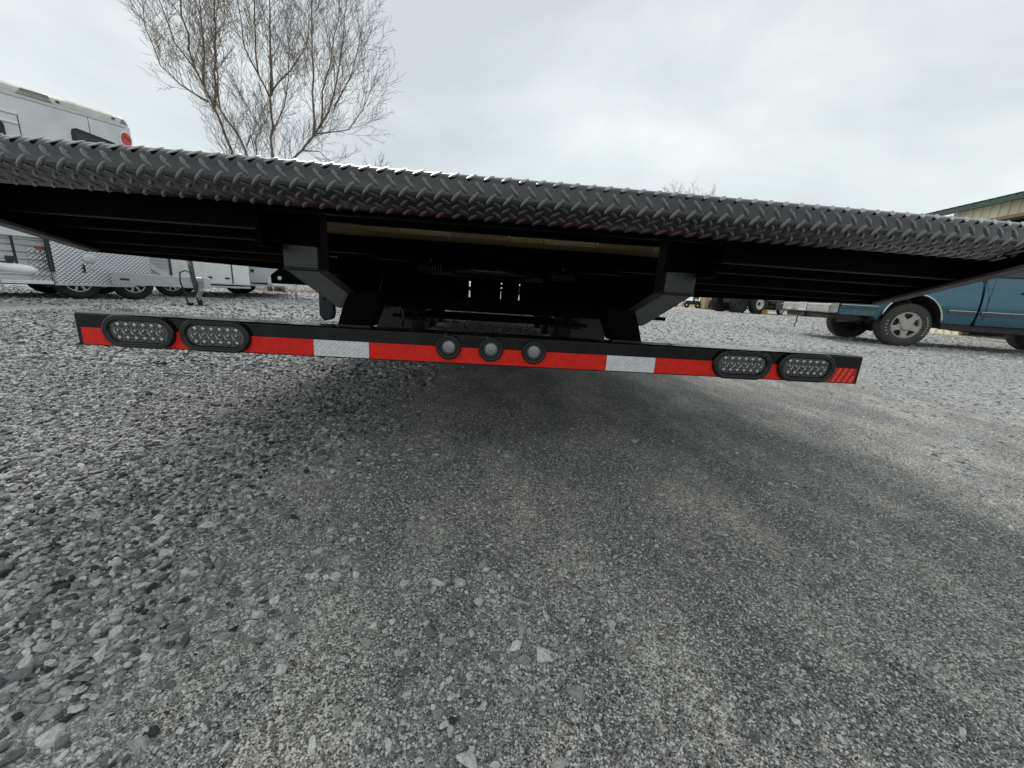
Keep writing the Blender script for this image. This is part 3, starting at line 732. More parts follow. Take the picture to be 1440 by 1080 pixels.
# steel tail deck and deck boards
tb().box(XL + .012, XR - .012, -0.099, 0.42, 0.466, 0.4715).build('deck_plate', M['frame_paint'], TR)
xw = -0.672; widths = [0.262, 0.222, 0.228, 0.14, 0.205, 0.235]
xw0 = XL + 0.02
edges = [XL + .03, -1.10, -0.885, -0.675, -0.405, -0.190, 0.037, 0.178, 0.40, 0.628, 0.85, 1.08, XR - .03]
for i, (a, c) in enumerate(zip(edges[:-1], edges[1:])):
    ys = 0.432 + (0.004 * ((i * 37) % 5))
    tb().box(a + 0.0015, c - 0.0015, ys, 9.38, 0.4255 + 0.001 * (i % 3), 0.4525 + 0.001 * (i % 2)).build('plank', M['wood'], TR, bevel=0.002)
tb().box(XL + .012, XR - .012, 9.381, 9.45, 0.40, 0.46).build('front_beam', M['frame_paint'], TR)
# cross members under the tail
def angle(x0, x1, y, z0, z1, name='cross_member'):
    b = tb(); b.prism([(y, z1), (y, z0), (y + .05, z0), (y + .05, z0 + .006), (y + .006, z0 + .006), (y + .006, z1)], x0, x1, 'x')
    o = b.build(name, M['frame_paint'], TR)
    tb().box(x0 + .004, x1 - .004, y - .001, y + .014, z0 - .0035, z0 - .0005).build('flange', M['edge_highlight'], o)  # thin strip added as a highlight line along the lower edge
    return o
for (x0, x1) in ((XL + .012, -0.63), (0.61, XR - .012)):
    angle(x0, x1, -0.115, 0.350, 0.465); angle(x0, x1, -0.02, 0.330, 0.465); angle(x0, x1, 0.075, 0.300, 0.465)
    tb().box(x0, x1, 0.126, 0.16, 0.2775, 0.465).build('tail_beam', M['frame_paint'], TR, bevel=0.004)
angle(-0.628, 0.608, -0.115, 0.398, 0.465)
angle(-0.628, 0.608, 0.30, 0.4335, 0.465); 
for x in (-0.66, 0.625):
    tb().box(x - .008, x + .008, -0.06, 0.125, 0.31, 0.465).build('gusset', M['frame_paint'], TR)
for y in (0.62, 1.1, 1.7, 2.3, 2.9, 3.5, 4.1, 4.7, 5.3, 6.0, 6.7, 7.4, 8.1, 8.8):
    tb().box(XL + .012, XR - .012, y, y + .06, 0.392 if y > .7 else .352, 0.4245).build('cross_member', M['frame_paint'], TR)
# main rails
for x in (-0.56, 0.58):
    b = tb(); b.prism([(x - .06, .16), (x + .06, .16), (x + .06, .172), (x + .005, .172), (x + .005, .312), (x + .06, .312), (x + .06, .324), (x - .06, .324), (x - .06, .312), (x - .005, .312), (x - .005, .172), (x - .06, .172)],   .24, 9.38, 'y')
    b.build('main_rail', M['frame_paint'], TR)
# bumper arms: post, slanting arm, leg
def quad_arm(name, pts, y0=0.03, y1=0.115, m='arm_paint'):
    return tb().prism(pts, y0, y1, 'y').build(name, M[m], TR, bevel=0.004)
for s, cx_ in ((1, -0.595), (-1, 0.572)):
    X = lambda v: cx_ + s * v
    quad_arm('post_shade', [(X(-.066), .326), (X(.062), .322), (X(.062), .462), (X(-.066), .462)], 0.018, 0.0285, 'frame_paint')  # dark plate added for the shade and black reflection on the upper post
    quad_arm('bumper_post', [(X(-.050), .259), (X(.050), .259), (X(.050), .46), (X(-.050), .46)])
    quad_arm('bumper_arm', [(X(-.050), .2565), (X(.050), .2565), (X(.132), .196), (X(.113), .150), (X(.100), .150)], 0.032, 0.113)
    quad_arm('bumper_leg', [(X(.1135), .150), (X(.132), .1945), (X(.215), .205), (X(.225), .16), (X(.197), .0955), (X(.096), .0955)], 0.034, 0.111, 'frame_paint')
# bolts and weld beads
for s, cx_ in ((1, -0.595), (-1, 0.572)):
    X = lambda v: cx_ + s * v
    tb().tube([(X(-.05 + .1 * i / 24), 0.0305 + .0012 * (i % 2), .2578 + .0008 * ((i * 7) % 3)) for i in range(25)], .0032, 6).build('weld_bead', M['arm_paint'], TR, smooth=True)
    tb().tube([(X(.1135 + .0185 * i / 16), 0.0325 + .0012 * (i % 2), .150 + .0445 * i / 16) for i in range(17)], .003, 6).build('weld_bead', M['arm_paint'], TR, smooth=True)
    tb().tube([(X(.197 - .1 * i / 24), 0.0335 + .0012 * (i % 2), .0965) for i in range(25)], .0035, 6).build('weld_bead', M['arm_paint'], TR, smooth=True)
# bumper: folded channel
BW = 1.2265
b = tb(); b.prism([(0, 0.0), (0, 0.0905), (0.0045, 0.095), (0.072, 0.095), (0.072, 0.089), (0.006, 0.089), (0.006, 0.006), (0.05, 0.006), (0.05, 0.0)], -BW, BW, 'x')
bumper = b.build('bumper', M['black_paint'], TR, bevel=0.0012)
tb().box(-BW + .001, -BW + .006, 0.0065, 0.07, 0.007, 0.0885).build('end_cap', M['black_paint'], bumper)
tb().box(BW - .006, BW - .001, 0.0065, 0.07, 0.007, 0.0885).build('end_cap', M['black_paint'], bumper)
def tape(name, x0, x1, material, label=None, z0=0.0035, z1=0.0530):
    o = tb().box(x0, x1, -0.0016, -0.0002, z0, z1).build(name, material, bumper)
    if label: o['label'] = label
    return o
tape('red_tape', -1.2135, -0.5585, M['tape_red']); tape('white_tape', -0.5577, -0.3935, M['tape_white']); tape('red_tape', -0.3927, 0.3532, M['tape_red'])
tape('white_tape', 0.3540, 0.5145, M['tape_white']); tape('red_tape', 0.5153, 1.129, M['tape_red'])
end = tape('red_tape', 1.1297, 1.2150, M['tape_deep'], 'short end strip of brighter red tape with slanting blocks')
b = tb()
for i in range(4):
    for j in range(4):
        x = 1.131 + i * .0205 + j * .0052 * (1 if True else 0); z = .0045 + j * .0120
        if (i + j) % 2 == 0 or True:
            if x + .0135 < 1.2145:
                b.add([(x, -.0021, z), (x + .0115, -.0021, z), (x + .0165 - .001, -.0021, z + .0112), (x + .004, -.0021, z + .0112)], [(0, 1, 2, 3)])
b.build('tape_blocks', M['tape_light'], bumper)['kind'] = 'stuff'

def stadium(hl, r, n=14):
    """outline: straight half length hl, end radius r, in x-z"""
    pts = [(hl + r * math.cos(t), r * math.sin(t)) for t in np.linspace(-math.pi / 2, math.pi / 2, n)]
    pts += [(-hl + r * math.cos(t), r * math.sin(t)) for t in np.linspace(math.pi / 2, 3 * math.pi / 2, n)]
    return pts
def ring_stadium(hl, rows):
    """rows: (radius, y) loops joined into a ring"""
    b = MB(); loops = [[(x, y, z) for x, z in stadium(hl, r)] for r, y in rows]
    n = len(loops[0]); vs_ = [v for l in loops for v in l]; fs_ = []
    for i in range(len(loops)):
        j = (i + 1) % len(loops)
        for k in range(n): fs_.append((i * n + k, i * n + (k + 1) % n, j * n + (k + 1) % n, j * n + k))
    return b.add(vs_, fs_)
def tail_light(x, z, label=None, first=None):
    if first:
        return copy_part(first, (x, first.location.y, z + ZB))
    o = ring_stadium(0.0515, [(0.0485, -0.001), (0.0482, -0.007), (0.0455, -0.0115), (0.041, -0.0125), (0.0385, -0.0105), (0.037, -0.0115), (0.0335, -0.0115), (0.031, -0.008), (0.0295, -0.002)]).build('tail_light', M['rubber'], TR, smooth=True)
    o.location = (x, -0.0012, z + ZB)
    hp = MB(); s_ = stadium(0.0505, 0.0297); nn = len(s_)
    hp.add([(a, -0.003, c) for a, c in s_], [tuple(range(nn))]); hp.build('lamp_base', M['lamp_base'], o, fix=False)
    lm = MB()
    lm.lathe([(0.0115, -0.0035), (0.0118, -0.006), (0.0105, -0.0062), (0.0088, -0.0042)], (0, 0, 0.001), n=18)      # reflector cup
    lm.lathe([(0.0066, -0.0036), (0.0058, -0.0068), (0.0034, -0.0086), (0.0004, -0.0090)], (0, 0, 0.003), n=14)      # bulb
    lm.lathe([(0.0036, -0.0036), (0.003, -0.0062), (0.0004, -0.0074)], (0, 0, -0.0105), n=10)
    for zz in (0.0205, -0.0205):                                                            # scalloped reflector pockets
        lm.lathe([(0.0094, -0.0034), (0.0082, -0.006), (0.0050, -0.0078), (0.0004, -0.0082)], (0, 0, zz * .93), n=14)
    led = lm.build('led', M['led'], o, smooth=True)
    for i in range(6):
        xx = (i - 2.5) * 0.0232
        q = led if i == 0 else copy_part(led, parent=o)
        q.location = (xx, 0, 0)
    cov = MB(); outer = stadium(0.0505, 0.0297); inner = stadium(0.0505, 0.022)
    cov.add([(a, -0.0095, c) for a, c in outer] + [(a, -0.0108, c) for a, c in inner],
            [(k, (k + 1) % nn, nn + (k + 1) % nn, nn + k) for k in range(nn)] + [tuple(range(nn, 2 * nn))])
    cov.build('lens', M['clear'], o, smooth=False)
    return o
tl = tail_light(-1.0505, 0.0478)
for x, z in ((-0.8375, 0.0475), (0.8055, 0.0462), (1.0290, 0.0480)): tail_light(x, z, first=tl)
def marker(x, z, first=None):
    if first: return copy_part(first, (x, first.location.y, z + ZB))
    o = MB().lathe([(0.0385, -0.001), (0.0383, -0.008), (0.035, -0.0115), (0.0315, -0.0115), (0.0298, -0.0085), (0.028, -0.0085), (0.0268, -0.0105), (0.0252, -0.009), (0.0240, -0.003)], n=40).build('marker_light', M['rubber'], TR, smooth=True)
    o.location = (x, -0.0012, z + ZB)
    d = MB().lathe([(0.0240, -0.0045), (0.0240, -0.0062), (0.012, -0.0072), (0.0035, -0.0078)], n=40).build('lens', M['brushed'], o, smooth=True)
    MB().lathe([(0.0034, -0.0075), (0.003, -0.0098), (0.0005, -0.0105)], n=16).build('led', M['chrome'], o, smooth=True)
    MB().lathe([(0.0246, -0.0105), (0.0231, -0.0108), (0.0226, -0.0075)], n=40).build('lens_rim', M['dark_plastic'], o, smooth=True)
    return o
mk = marker(-0.1500, 0.0522); marker(-0.0190, 0.0524, mk); marker(0.1165, 0.0512, mk)
# running gear seen dimly through the tail opening
tb().box(-0.56, 0.52, 0.60, 0.68, 0.128, 0.186).build('cross_bar', M['frame_paint'], TR, bevel=0.006)
tb().box(-0.36, 0.33, 0.72, 0.80, 0.078, 0.112).build('lower_bar', M['frame_paint'], TR, bevel=0.005)
tb().tube([(-0.30, 0.70, 0.318), (0.22, 0.70, 0.312)], 0.036, 16).build('torsion_tube', M['black_paint'], TR, smooth=True)
tb().box(-0.60, 0.60, 0.735, 0.75, 0.345, 0.413).build('web_plate', M['frame_paint'], TR)
for x0, x1 in ((-0.555, -0.137), (-0.129, 0.0275), (0.0345, 0.1225), (0.1285, 0.573)):
    tb().box(x0, x1, 0.86, 0.872, 0.165, 0.335).build('web_plate', M['frame_paint'], TR)
for x, L_ in ((-0.36, 0.11), (0.255, 0.11)):
    pts = [(x + L_ * i / 90, 0.66 + 0.022 * math.cos(i * 2 * math.pi / 10), 0.312 + 0.022 * math.sin(i * 2 * math.pi / 10)) for i in range(91)]
    tb().tube(pts, 0.0042, 6).build('coil_spring', M['arm_paint'], TR, smooth=True)
    tb().tube([(x + .055, .66, .336), (x + .055, .66, .365)], .006, 8).build('spring_pin', M['arm_paint'], TR)
for x in (-0.37, 0.34):
    b = tb(); b.box(x - .06, x + .06, .60, .70, .078, .1275); b.tube([(x - .09, .59, .092), (x + .09, .59, .095)], .009, 8)
    for q in (-.05, .0, .05): b.tube([(x + q, .585, .088), (x + q, .60, .088)], .012, 6)
    b.build('shackle', M['black_paint'], TR)
    tb().tube([(x + .02 * s, 0.58, 0.10 + .008 * k) for k, s in enumerate((0, 1, -1, 1, 0))], .004, 6).build('brake_hose', M['rubber'], TR)
tb().tube([(-0.52, .58, .33), (-0.50, .57, .25), (-0.515, .56, .17), (-0.47, .55, .12)], .006, 8).build('wiring', M['rubber'], TR, smooth=True)
tb().tube([(-0.42, .56, .138), (-0.405, .55, .12), (-0.408, .55, .05)], .006, 8).build('wiring', M['rubber'], TR, smooth=True)
for xa, xb_ in ((-0.80, -0.56), (0.57, 0.82)):
    tb().box(xa, xb_, 1.55, 1.56, -0.20, 0.16).build('mud_flap', M['flap'], TR)
tb().prism([(-0.664, .100), (-0.662, .20), (-0.614, .20), (-0.611, .11), (-0.617, .088), (-0.648, .078)], 0.30, 0.335, 'y').build('plug_holder', mat('blue_black_plastic', (0.02, 0.025, 0.036), 0.5, vary=(20, (0.035, 0.04, 0.05), .4, .7)), TR, bevel=0.006)
tb().box(-0.65, -0.63, 0.305, 0.33, 0.19, 0.28).build('plug_strap', M['rubber'], TR)
tyre0 = tyre_mesh(0.39, 0.23, 0.22, 0, 40)
wh = None
for y in (3.6, 4.5, 5.4):
    for x in (-0.88, 0.88):
        if wh is None:
            w_ = MB(); w_.v = [(v[1], v[0], v[2]) for v in tyre0.v]; w_.f = tyre0.f
            wh = w_.build('wheel', M['tyre'], TR, smooth=True)
            MB().lathe([(0.22, -.05), (0.19, -.03), (0.08, -.02), (0.075, .07), (0.01, .075)], axis='x', n=24).build('rim', M['rim_silver'], wh, smooth=True)
            q = wh
        else: q = copy_part(wh)
        q.location = (x, y, 0.391)
    tb().tube([(-0.80, y, 0.03), (0.80, y, 0.03)], 0.05, 12).build('axle', M['frame_paint'], TR, smooth=True)
b = tb()
for s in (-1, 1): b.prism([(s * .72, 9.46), (s * .62, 9.46), (s * .30, 11.4), (s * .40, 11.4)], .17, .27, 'z')
b.box(-.42, .42, 11.35, 11.45, .30, .40); b.build('tongue', M['frame_paint'], TR)
MB().box(.35, .45, 10.8, 10.9, 0.02, .62).build('jack_leg', M['frame_paint'], TR)

# ---------------------------------------------------------------- aluminium horse trailer on the left
uA = Vector((0.487, 0.873, 0)).normalized()
PA = Vector((-7.677, 6.816, 0))
rzA = math.atan2(uA.y, uA.x)
HT = thing('horse_trailer', 'tall silver horse trailer with rounded roof and tread plate skirt, left of the flatbed', 'trailer', PA, rzA)
# local x along the side (away from the camera), local y to the left = into the trailer; z up
S0, S1, DEP = -4.2, 1.065, 2.2
b = MB()
cor = 0.10
def rrect(x0, x1, y0, y1, r, n=5):
    pts = []
    for cx2, cy2, a0 in ((x1 - r, y0 + r, -90), (x1 - r, y1 - r, 0), (x0 + r, y1 - r, 90), (x0 + r, y0 + r, 180)):
        pts += [(cx2 + r * math.cos(R_(a0 + 90 * i / n)), cy2 + r * math.sin(R_(a0 + 90 * i / n))) for i in range(n + 1)]
    return pts
MB().prism(rrect(S0, S1, 0.0, DEP, .04), 0.98, 3.035, 'z').build('body', M['alu_body'], HT)
MB().prism(rrect(-0.255, S1 + .004, -0.02, DEP - .1, cor), 0.27, 0.976, 'z').build('skirt', M['alu_tread'], HT)
MB().box(-0.250, 0.75, -0.035, 0.04, 0.232, 0.268).build('skirt_rail', M['alu_frame'], HT, bevel=0.005)
# rounded roof
rows = []
for r_, z_ in ((0.0, 3.036), (0.008, 3.10), (0.035, 3.16), (0.09, 3.205), (0.18, 3.235), (0.9, 3.28)):
    rows.append([(x, y, z_) for x, y in rrect(S0 + r_, S1 - r_ * .55, 0.0 + r_, DEP - r_, max(cor - r_ * .1, .03))])
    rows[-1].append(rows[-1][0])
b = MB(); b.grid(rows); b.add([tuple(v) for v in rows[-1][:-1]], [tuple(range(len(rows[-1]) - 1))])
roof = b.build('roof', M['roof_cap'], HT, smooth=False)
MB().box(S0 + .05, S1 - 0.08, -0.014, -0.001, 3.015, 3.05).build('roof_trim', M['alu'], HT, bevel=0.003)
for k in range(6):
    MB().box(-0.235 + .012 * k, 0.13 - .004 * k, -0.006 + .006 * k, 0.006 + .006 * k, 3.068 + k * 0.0185, 3.075 + k * 0.0185).build('vent_slat', M['vent_grey'], HT)
for k in range(4):
    MB().box(0.93 + .01 * k, 1.03 - .012 * k, -0.006 + .006 * k, 0.006 + .006 * k, 3.072 + k * 0.02, 3.079 + k * 0.02).build('vent_slat', M['vent_grey'], HT)
for x in (0.20, 0.85): MB().box(x - .02, x + .02, -.004, .02, 3.10, 3.125).build('marker_light', M['dark_plastic'], HT)
# window with rubber surround
wpts = [(0.30 + .06, 2.42), (0.90, 2.42), (0.93, 2.55), (0.90, 2.66), (0.80, 2.72), (0.36, 2.795), (0.30, 2.765), (0.285, 2.70), (0.285, 2.48)]
win = MB().prism(wpts, -0.012, -0.001, 'y').build('window', M['dark_plastic'], HT, bevel=0.004)
MB().prism([(0.345, 2.46), (0.575, 2.46), (0.575, 2.705), (0.36, 2.742), (0.335, 2.72)], -0.016, -0.0125, 'y').build('pane', M['dark_glass'], win)
MB().box(0.58, 0.595, -0.018, -0.0125, 2.46, 2.70).build('glazing_bar', M['dark_mark'], win)
MB().prism([(0.60, 2.46), (0.86, 2.46), (0.885, 2.55), (0.86, 2.63), (0.78, 2.67), (0.60, 2.70)], -0.016, -0.0125, 'y').build('pane', M['dark_glass'], win)
# oval badge
b = MB(); b.lathe([(0.001, -.012), (1, -.012), (1, -.003), (.001, -.003)], n=28); b.v = [(v[0] * .086 + .975, v[1], v[2] * .135 + 2.82) for v in b.v]
bad = b.build('badge', M['white_paint'], HT)
b = MB(); b.lathe([(0.001, -.015), (1, -.015), (1, -.0125)], n=28); b.v = [(v[0] * .070 + .978, v[1], v[2] * .114 + 2.82) for v in b.v]
b.build('badge_field', M['logo_red'], bad)
b = MB()
for px1, pz1, px2, pz2, wd in ((.945, 2.868, .965, 2.882, .012), (.965, 2.882, .98, 2.858, .010), (.962, 2.85, .995, 2.845, .012), (.99, 2.84, 1.018, 2.822, .012), (.975, 2.86, .968, 2.835, .008), (1.0, 2.825, 1.03, 2.79, .006)):
    b.tube([(px1, -.017, pz1), (px2, -.017, pz2)], wd * .5, 5)
b.build('emblem', M['dark_mark'], bad)
MB().box(0.518, 0.524, -0.003, 0.001, 2.75, 3.015).build('panel_seam', M['dark_plastic'], HT)
MB().box(-0.5, -0.27, -0.022, -0.001, 2.755, 2.80).build('hinge', M['chrome'], HT, bevel=0.006)
MB().box(-0.46, -0.275, -0.022, -0.001, 2.62, 2.665).build('hinge', M['chrome'], HT, bevel=0.006)
MB().box(-0.272, -0.262, -0.004, 0.001, 2.2, 2.76).build('door_seam', M['dark_plastic'], HT)
MB().prism(rrect(-0.95, -0.42, 2.30, 2.64, .08), -0.014, -0.002, 'y').build('window', M['dark_plastic'], HT)
# open rail section left of the skirt
MB().box(S0 + .02, -0.262, 0.10, 0.13, 0.27, 0.975).build('inner_panel', M['white_paint'], HT)
MB().box(-0.47, -0.262, 0.07, 0.099, 0.30, 0.86).build('tread_panel', M['alu_tread'], HT)
for z in (1.03, 0.935, 0.845, 0.735, 0.625, 0.50, 0.38):
    if z < .976: MB().tube([(S0 + .1, -0.01, z + .02), (-0.265, -0.01, z)], 0.012, 8).build('rail', M['alu'], HT, smooth=True)
for x in (-0.262, -0.61, -1.15, -1.75):
    MB().box(x - .012, x + .012, -0.032, 0.03, 0.45, 0.972).build('upright', M['dark_plastic'], HT)
MB().box(S0, -0.262, -0.03, 0.05, 0.245, 0.30).build('sill_rail', M['white_paint'], HT, bevel=0.006)
MB().box(-0.37, -0.268, 0.045, 0.069, 0.79, 0.835).build('reflector', M['orange'], HT)
MB().lathe([(0.085, -.027), (0.08, -.034), (0.03, -.036), (.001, -.036)], (0.21, 0, 0.70), n=24).build('vent_disc', M['alu_frame'], HT, smooth=True)
MB().box(0.11, 0.135, -0.06, -0.021, 0.46, 0.60).build('latch', M['dark_plastic'], HT, bevel=0.004)
MB().box(0.20, 0.25, -0.035, -0.021, 0.50, 0.55).build('latch_plate', M['alu'], HT, bevel=0.004)
MB().box(S0, S1 - .1, 0.3, DEP - .12, 0.22, 0.262).build('chassis', M['frame_paint'], HT)
tyA = tyre_mesh(0.30, 0.20, 0.165, 0, 40)
def alloy(parent, R, yoff, material, n=6, w=0.05):
    b = MB(); b.lathe([(R, yoff + .02), (R * 1.0, yoff - .012), (R * .9, yoff - .012), (R * .86, yoff + .03), (R * .86, yoff + .09)], n=32)
    b.lathe([(R * .30, yoff + .03), (R * .28, yoff - .006), (R * .1, yoff - .012), (.002, yoff - .012)], n=20)
    for k in range(n):
        m_ = Matrix.Rotation(2 * math.pi * k / n + .3, 4, 'Y')
        b.prism([(R * .2, -w * .62), (R * .2, w * .62), (R * .9, w * .42), (R * .9, -w * .42)], yoff - .004, yoff + .022, 'y')
        cnt = 8
        for q in range(len(b.v) - cnt, len(b.v)): b.v[q] = tuple(m_ @ Vector(b.v[q]))
    o = b.build('rim', material, parent)
    MB().lathe([(R * .86, yoff + .06), (.002, yoff + .06)], n=24).build('brake_drum', M['dark_plastic'], parent)
    return o
wA = None
for x in (0.035, 0.77):
    if wA is None:
        wA = tyA.build('wheel', M['tyre'], HT, smooth=True); alloy(wA, 0.172, -.085, M['alu'], 8, .035); q = wA
    else: q = copy_part(wA)
    q.location = (x, 0.14, 0.30)
for x in (0.035, 0.77):
    q = copy_part(wA); q.location = (x, DEP - .25, 0.30)
# drawbar reaching out to the right with its jack, chain and cable
inv = Matrix.Translation(PA) @ Matrix.Rotation(rzA, 4, 'Z'); inv.invert()
A1 = inv @ Vector((-7.35, 7.16, 0)); A2 = inv @ Vector((-5.50, 7.0, 0))
dv = (A2 - A1).normalized(); nv = Vector((-dv.y, dv.x, 0))
def beam(b, a, c, w, z0, z1, za=None):
    d_ = (c - a).normalized(); n_ = Vector((-d_.y, d_.x, 0)) * w / 2
    za = z0 if za is None else za
    vs_ = [a + n_ + Vector((0, 0, za)), a - n_ + Vector((0, 0, za)), c - n_ + Vector((0, 0, z0)), c + n_ + Vector((0, 0, z0)),
           a + n_ + Vector((0, 0, z1)), a - n_ + Vector((0, 0, z1)), c - n_ + Vector((0, 0, z1)), c + n_ + Vector((0, 0, z1))]
    return b.add(vs_, [(0, 1, 2, 3), (4, 7, 6, 5), (0, 4, 5, 1), (2, 6, 7, 3), (1, 5, 6, 2), (0, 3, 7, 4)])
dbm = beam(MB(), A1, A2, 0.10, 0.305, 0.495, 0.29).build('drawbar', M['alu_frame'], HT, bevel=0.008)
s1 = A1 + dv * 0.18 - nv * .0515; s2 = A1 + dv * 0.36 - nv * .0515
beam(MB(), s1, s2, 0.004, 0.365, 0.40).build('slot', M['dark_plastic'], dbm)
J = A2 - dv * 0.16 - nv * 0.10
MB().tube([J + Vector((-.05, 0, 0.92)), J + Vector((-.02, 0, 0.50)), J + Vector((0.04, 0, 0.02))], 0.038, 12).build('jack', M['jack_grey'], HT, smooth=True)
MB().box(J.x - .06, J.x + .14, J.y - .06, J.y + .06, 0.0, 0.025).build('jack_foot', M['jack_grey'], HT)
MB().box(J.x - .05, J.x + .12, J.y - .02, J.y + .12, 0.42, 0.50).build('coupler', M['alu_frame'], HT, bevel=0.02)
def chain(p0, p1, sag, n, name, parent):
    b = MB(); p0 = Vector(p0); p1 = Vector(p1)
    for i in range(n):
        t = (i + .5) / n; c = p0.lerp(p1, t) + Vector((0, 0, -sag * 4 * t * (1 - t)))
        t2 = t + .02; c2 = p0.lerp(p1, t2) + Vector((0, 0, -sag * 4 * t2 * (1 - t2)))
        d_ = (c2 - c).normalized(); s_ = d_.orthogonal(); s_.rotate(Matrix.Rotation((i % 2) * 1.57, 3, d_))
        L2 = (p1 - p0).length / n * .75
        ring = [c + d_ * L2 * math.cos(a) + s_ * .014 * math.sin(a) for a in np.linspace(0, 2 * math.pi, 9)]
        b.tube(ring, .005, 4, cap=False)
    return b.build(name, M['steel'], parent)
chain(J + Vector((.06, -.07, .48)), J + Vector((-.02, -.06, .16)), .05, 10, 'safety_chain', HT)
chain(J + Vector((.10, -.07, .46)), J + Vector((.0, -.06, .12)), .05, 10, 'safety_chain', HT)
chain(J + Vector((-.22, -.02, 1.02)), J + Vector((-.06, -.04, .70)), .02, 8, 'safety_chain', HT)
cb = J - dv * 0.26
MB().tube([J + Vector((-.05, -.05, .56)), cb + Vector((.05, -.06, .60)), cb + Vector((-.03, -.06, .56)), cb + Vector((-.04, -.06, .40)), cb + Vector((.0, -.06, .22)), cb + Vector((.02, -.08, .06)), cb + Vector((.06, -.1, .03))], .012, 8).build('brake_cable', M['rubber'], HT, smooth=True)
MB().box(cb.x - .0, cb.x + .09, cb.y - .13, cb.y - .07, 0.0, 0.055).build('plug', M['rubber'], HT, bevel=0.008)

# white coupler nosing in at the far left
CT = thing('trailer_coupler', 'white trailer coupler and tongue with a hanging chain at far left', 'coupler', (-6.95, 5.5, 0), R_(4))
b = MB(); b.tube([(-1.6, 0, .50), (-0.25, 0, .505), (-0.02, 0, .495), (0.13, 0, .485), (0.20, 0, .475)], [.055, .062, .062, .055, .03], 14); b.build('tongue', M['white_paint'], CT, smooth=True)
MB().box(-0.26, -0.22, -.068, .068, .44, .57).build('collar', M['alu_frame'], CT, bevel=.01)
MB().box(-0.32, -0.08, -.02, .02, .56, .585).build('handle', M['dark_plastic'], CT, bevel=.006)
MB().box(-0.14, -0.07, -.03, .03, .585, .66).build('latch', M['dark_plastic'], CT, bevel=.01)
chain((-.30, -.05, .46), (-.22, -.05, .22), .02, 9, 'safety_chain', CT)
chain((-.36, -.05, .46), (-.30, -.06, .18), .02, 9, 'safety_chain', CT)
MB().tube([(-1.5, 0, .5), (-1.5, 0, 0.0)], .04, 10).build('jack', M['alu_frame'], CT, smooth=True)

# further trailers in the row
def face_frame(px0, py0, ang): return (px0, py0, 0), R_(ang)
loc, rz = face_frame(-7.98, 8.55, 36)
WT = thing('cargo_trailer', 'plain white enclosed trailer with a dark seam, behind the silver horse trailer', 'trailer', loc, rz)
MB().box(0.36, 1.80, 0.0, 4.2, 0.33, 2.55).build('body', M['white_paint'], WT, bevel=.03)
MB().box(-0.15, 0.35, 0.03, 4.2, 0.30, 2.55).build('nose', M['alu_body'], WT, bevel=.03)
for k in range(5): MB().box(-0.13, 0.33, .018, .029, 0.62 + k * .07, 0.655 + k * .07).build('rib', M['alu'], WT)
MB().prism([(-0.14, 0.70), (-0.14, 0.82), (0.30, 0.50), (0.30, 0.40)], -.03, .016, 'y').build('brace', M['white_paint'], WT, bevel=.006)
MB().box(0.345, 0.375, -.012, .0, .36, 2.5).build('door_seam', M['dark_plastic'], WT)
MB().box(1.45, 1.475, -.012, .0, .36, 2.5).build('door_seam', M['dark_plastic'], WT)
MB().box(-0.15, 1.80, .005, 4.1, 0.26, 0.30).build('chassis', M['alu_frame'], WT)
for x in (1.0, 1.32): MB().box(x, x + .08, -.02, -.001, .46, .50).build('latch', M['dark_plastic'], WT)
wB = tyre_mesh(0.30, 0.2, 0.165, 0, 36).build('wheel', M['tyre'], WT, smooth=True); alloy(wB, .17, -.085, M['alu'], 8, .035); wB.location = (0.32, 0.25, .30)
for p in ((1.55, 3.3, .3), (0.32, 3.3, .3)): copy_part(wB, p)
MB().box(-.1, 1.7, .4, .5, .25, .259).build('axle', M['frame_paint'], WT)

loc, rz = face_frame(-7.62, 10.35, 28)
AT = thing('stock_trailer', 'aluminium trailer with tread plate nose seen between white trailer and black jack stand', 'trailer', loc, rz)
MB().box(0.0, 0.09, 0.0, 3.5, .36, 2.3).build('corner_post', M['white_paint'], AT, bevel=.03)
MB().box(0.092, 0.44, 0.01, 3.5, .36, 2.3).build('tread_panel', M['alu_tread'], AT)
MB().box(0.44, 0.50, -.01, 3.4, .34, 2.3).build('seam_post', M['alu'], AT, bevel=.01)
MB().box(0.502, 1.36, 0.01, 3.5, .40, 2.3).build('tread_panel', M['alu_tread'], AT)
MB().box(0.53, 0.60, -.03, .009, .66, .74).build('latch', M['dark_plastic'], AT, bevel=.006)
MB().box(0.90, 1.42, -.03, .2, .36, .56).build('step', M['white_paint'], AT, bevel=.01)
MB().box(0.0, 1.3, 0.0, 3.4, .30, .358).build('chassis', M['alu_frame'], AT)
wC = tyre_mesh(0.30, 0.2, 0.165, 0, 28).build('wheel', M['tyre'], AT, smooth=True); wC.location = (0.02, 2.2, .30); copy_part(wC, (0.02, 3.1, .30))

BT = thing('gooseneck_trailer', 'black steel trailer neck on a thin jack stand in the distance', 'trailer', (-6.52, 10.03, 0), R_(18))
MB().prism([(0.22, .42), (0.22, .62), (.45, .82), (2.2, .84), (2.2, .46), (1.1, .40), (.35, .38)], 0, .18, 'y').build('neck', M['frame_paint'], BT, bevel=.01)
MB().box(.25, 1.3, -.012, 0, .36, .41).build('flange', M['white_paint'], BT)
MB().lathe([(.05, -.012), (.035, -.016), (.001, -.016)], (.42, 0, .55), n=16).build('ring', M['steel'], BT)
MB().tube([(.78, -.03, .42), (.78, -.03, .0)], .028, 10).build('jack_stand', M['steel'], BT, smooth=True)
MB().box(.70, .86, -.09, .03, 0, .014).build('foot', M['steel'], BT)
MB().box(2.0, 2.16, 0, .18, 0, .45).build('jack_leg', M['frame_paint'], BT)

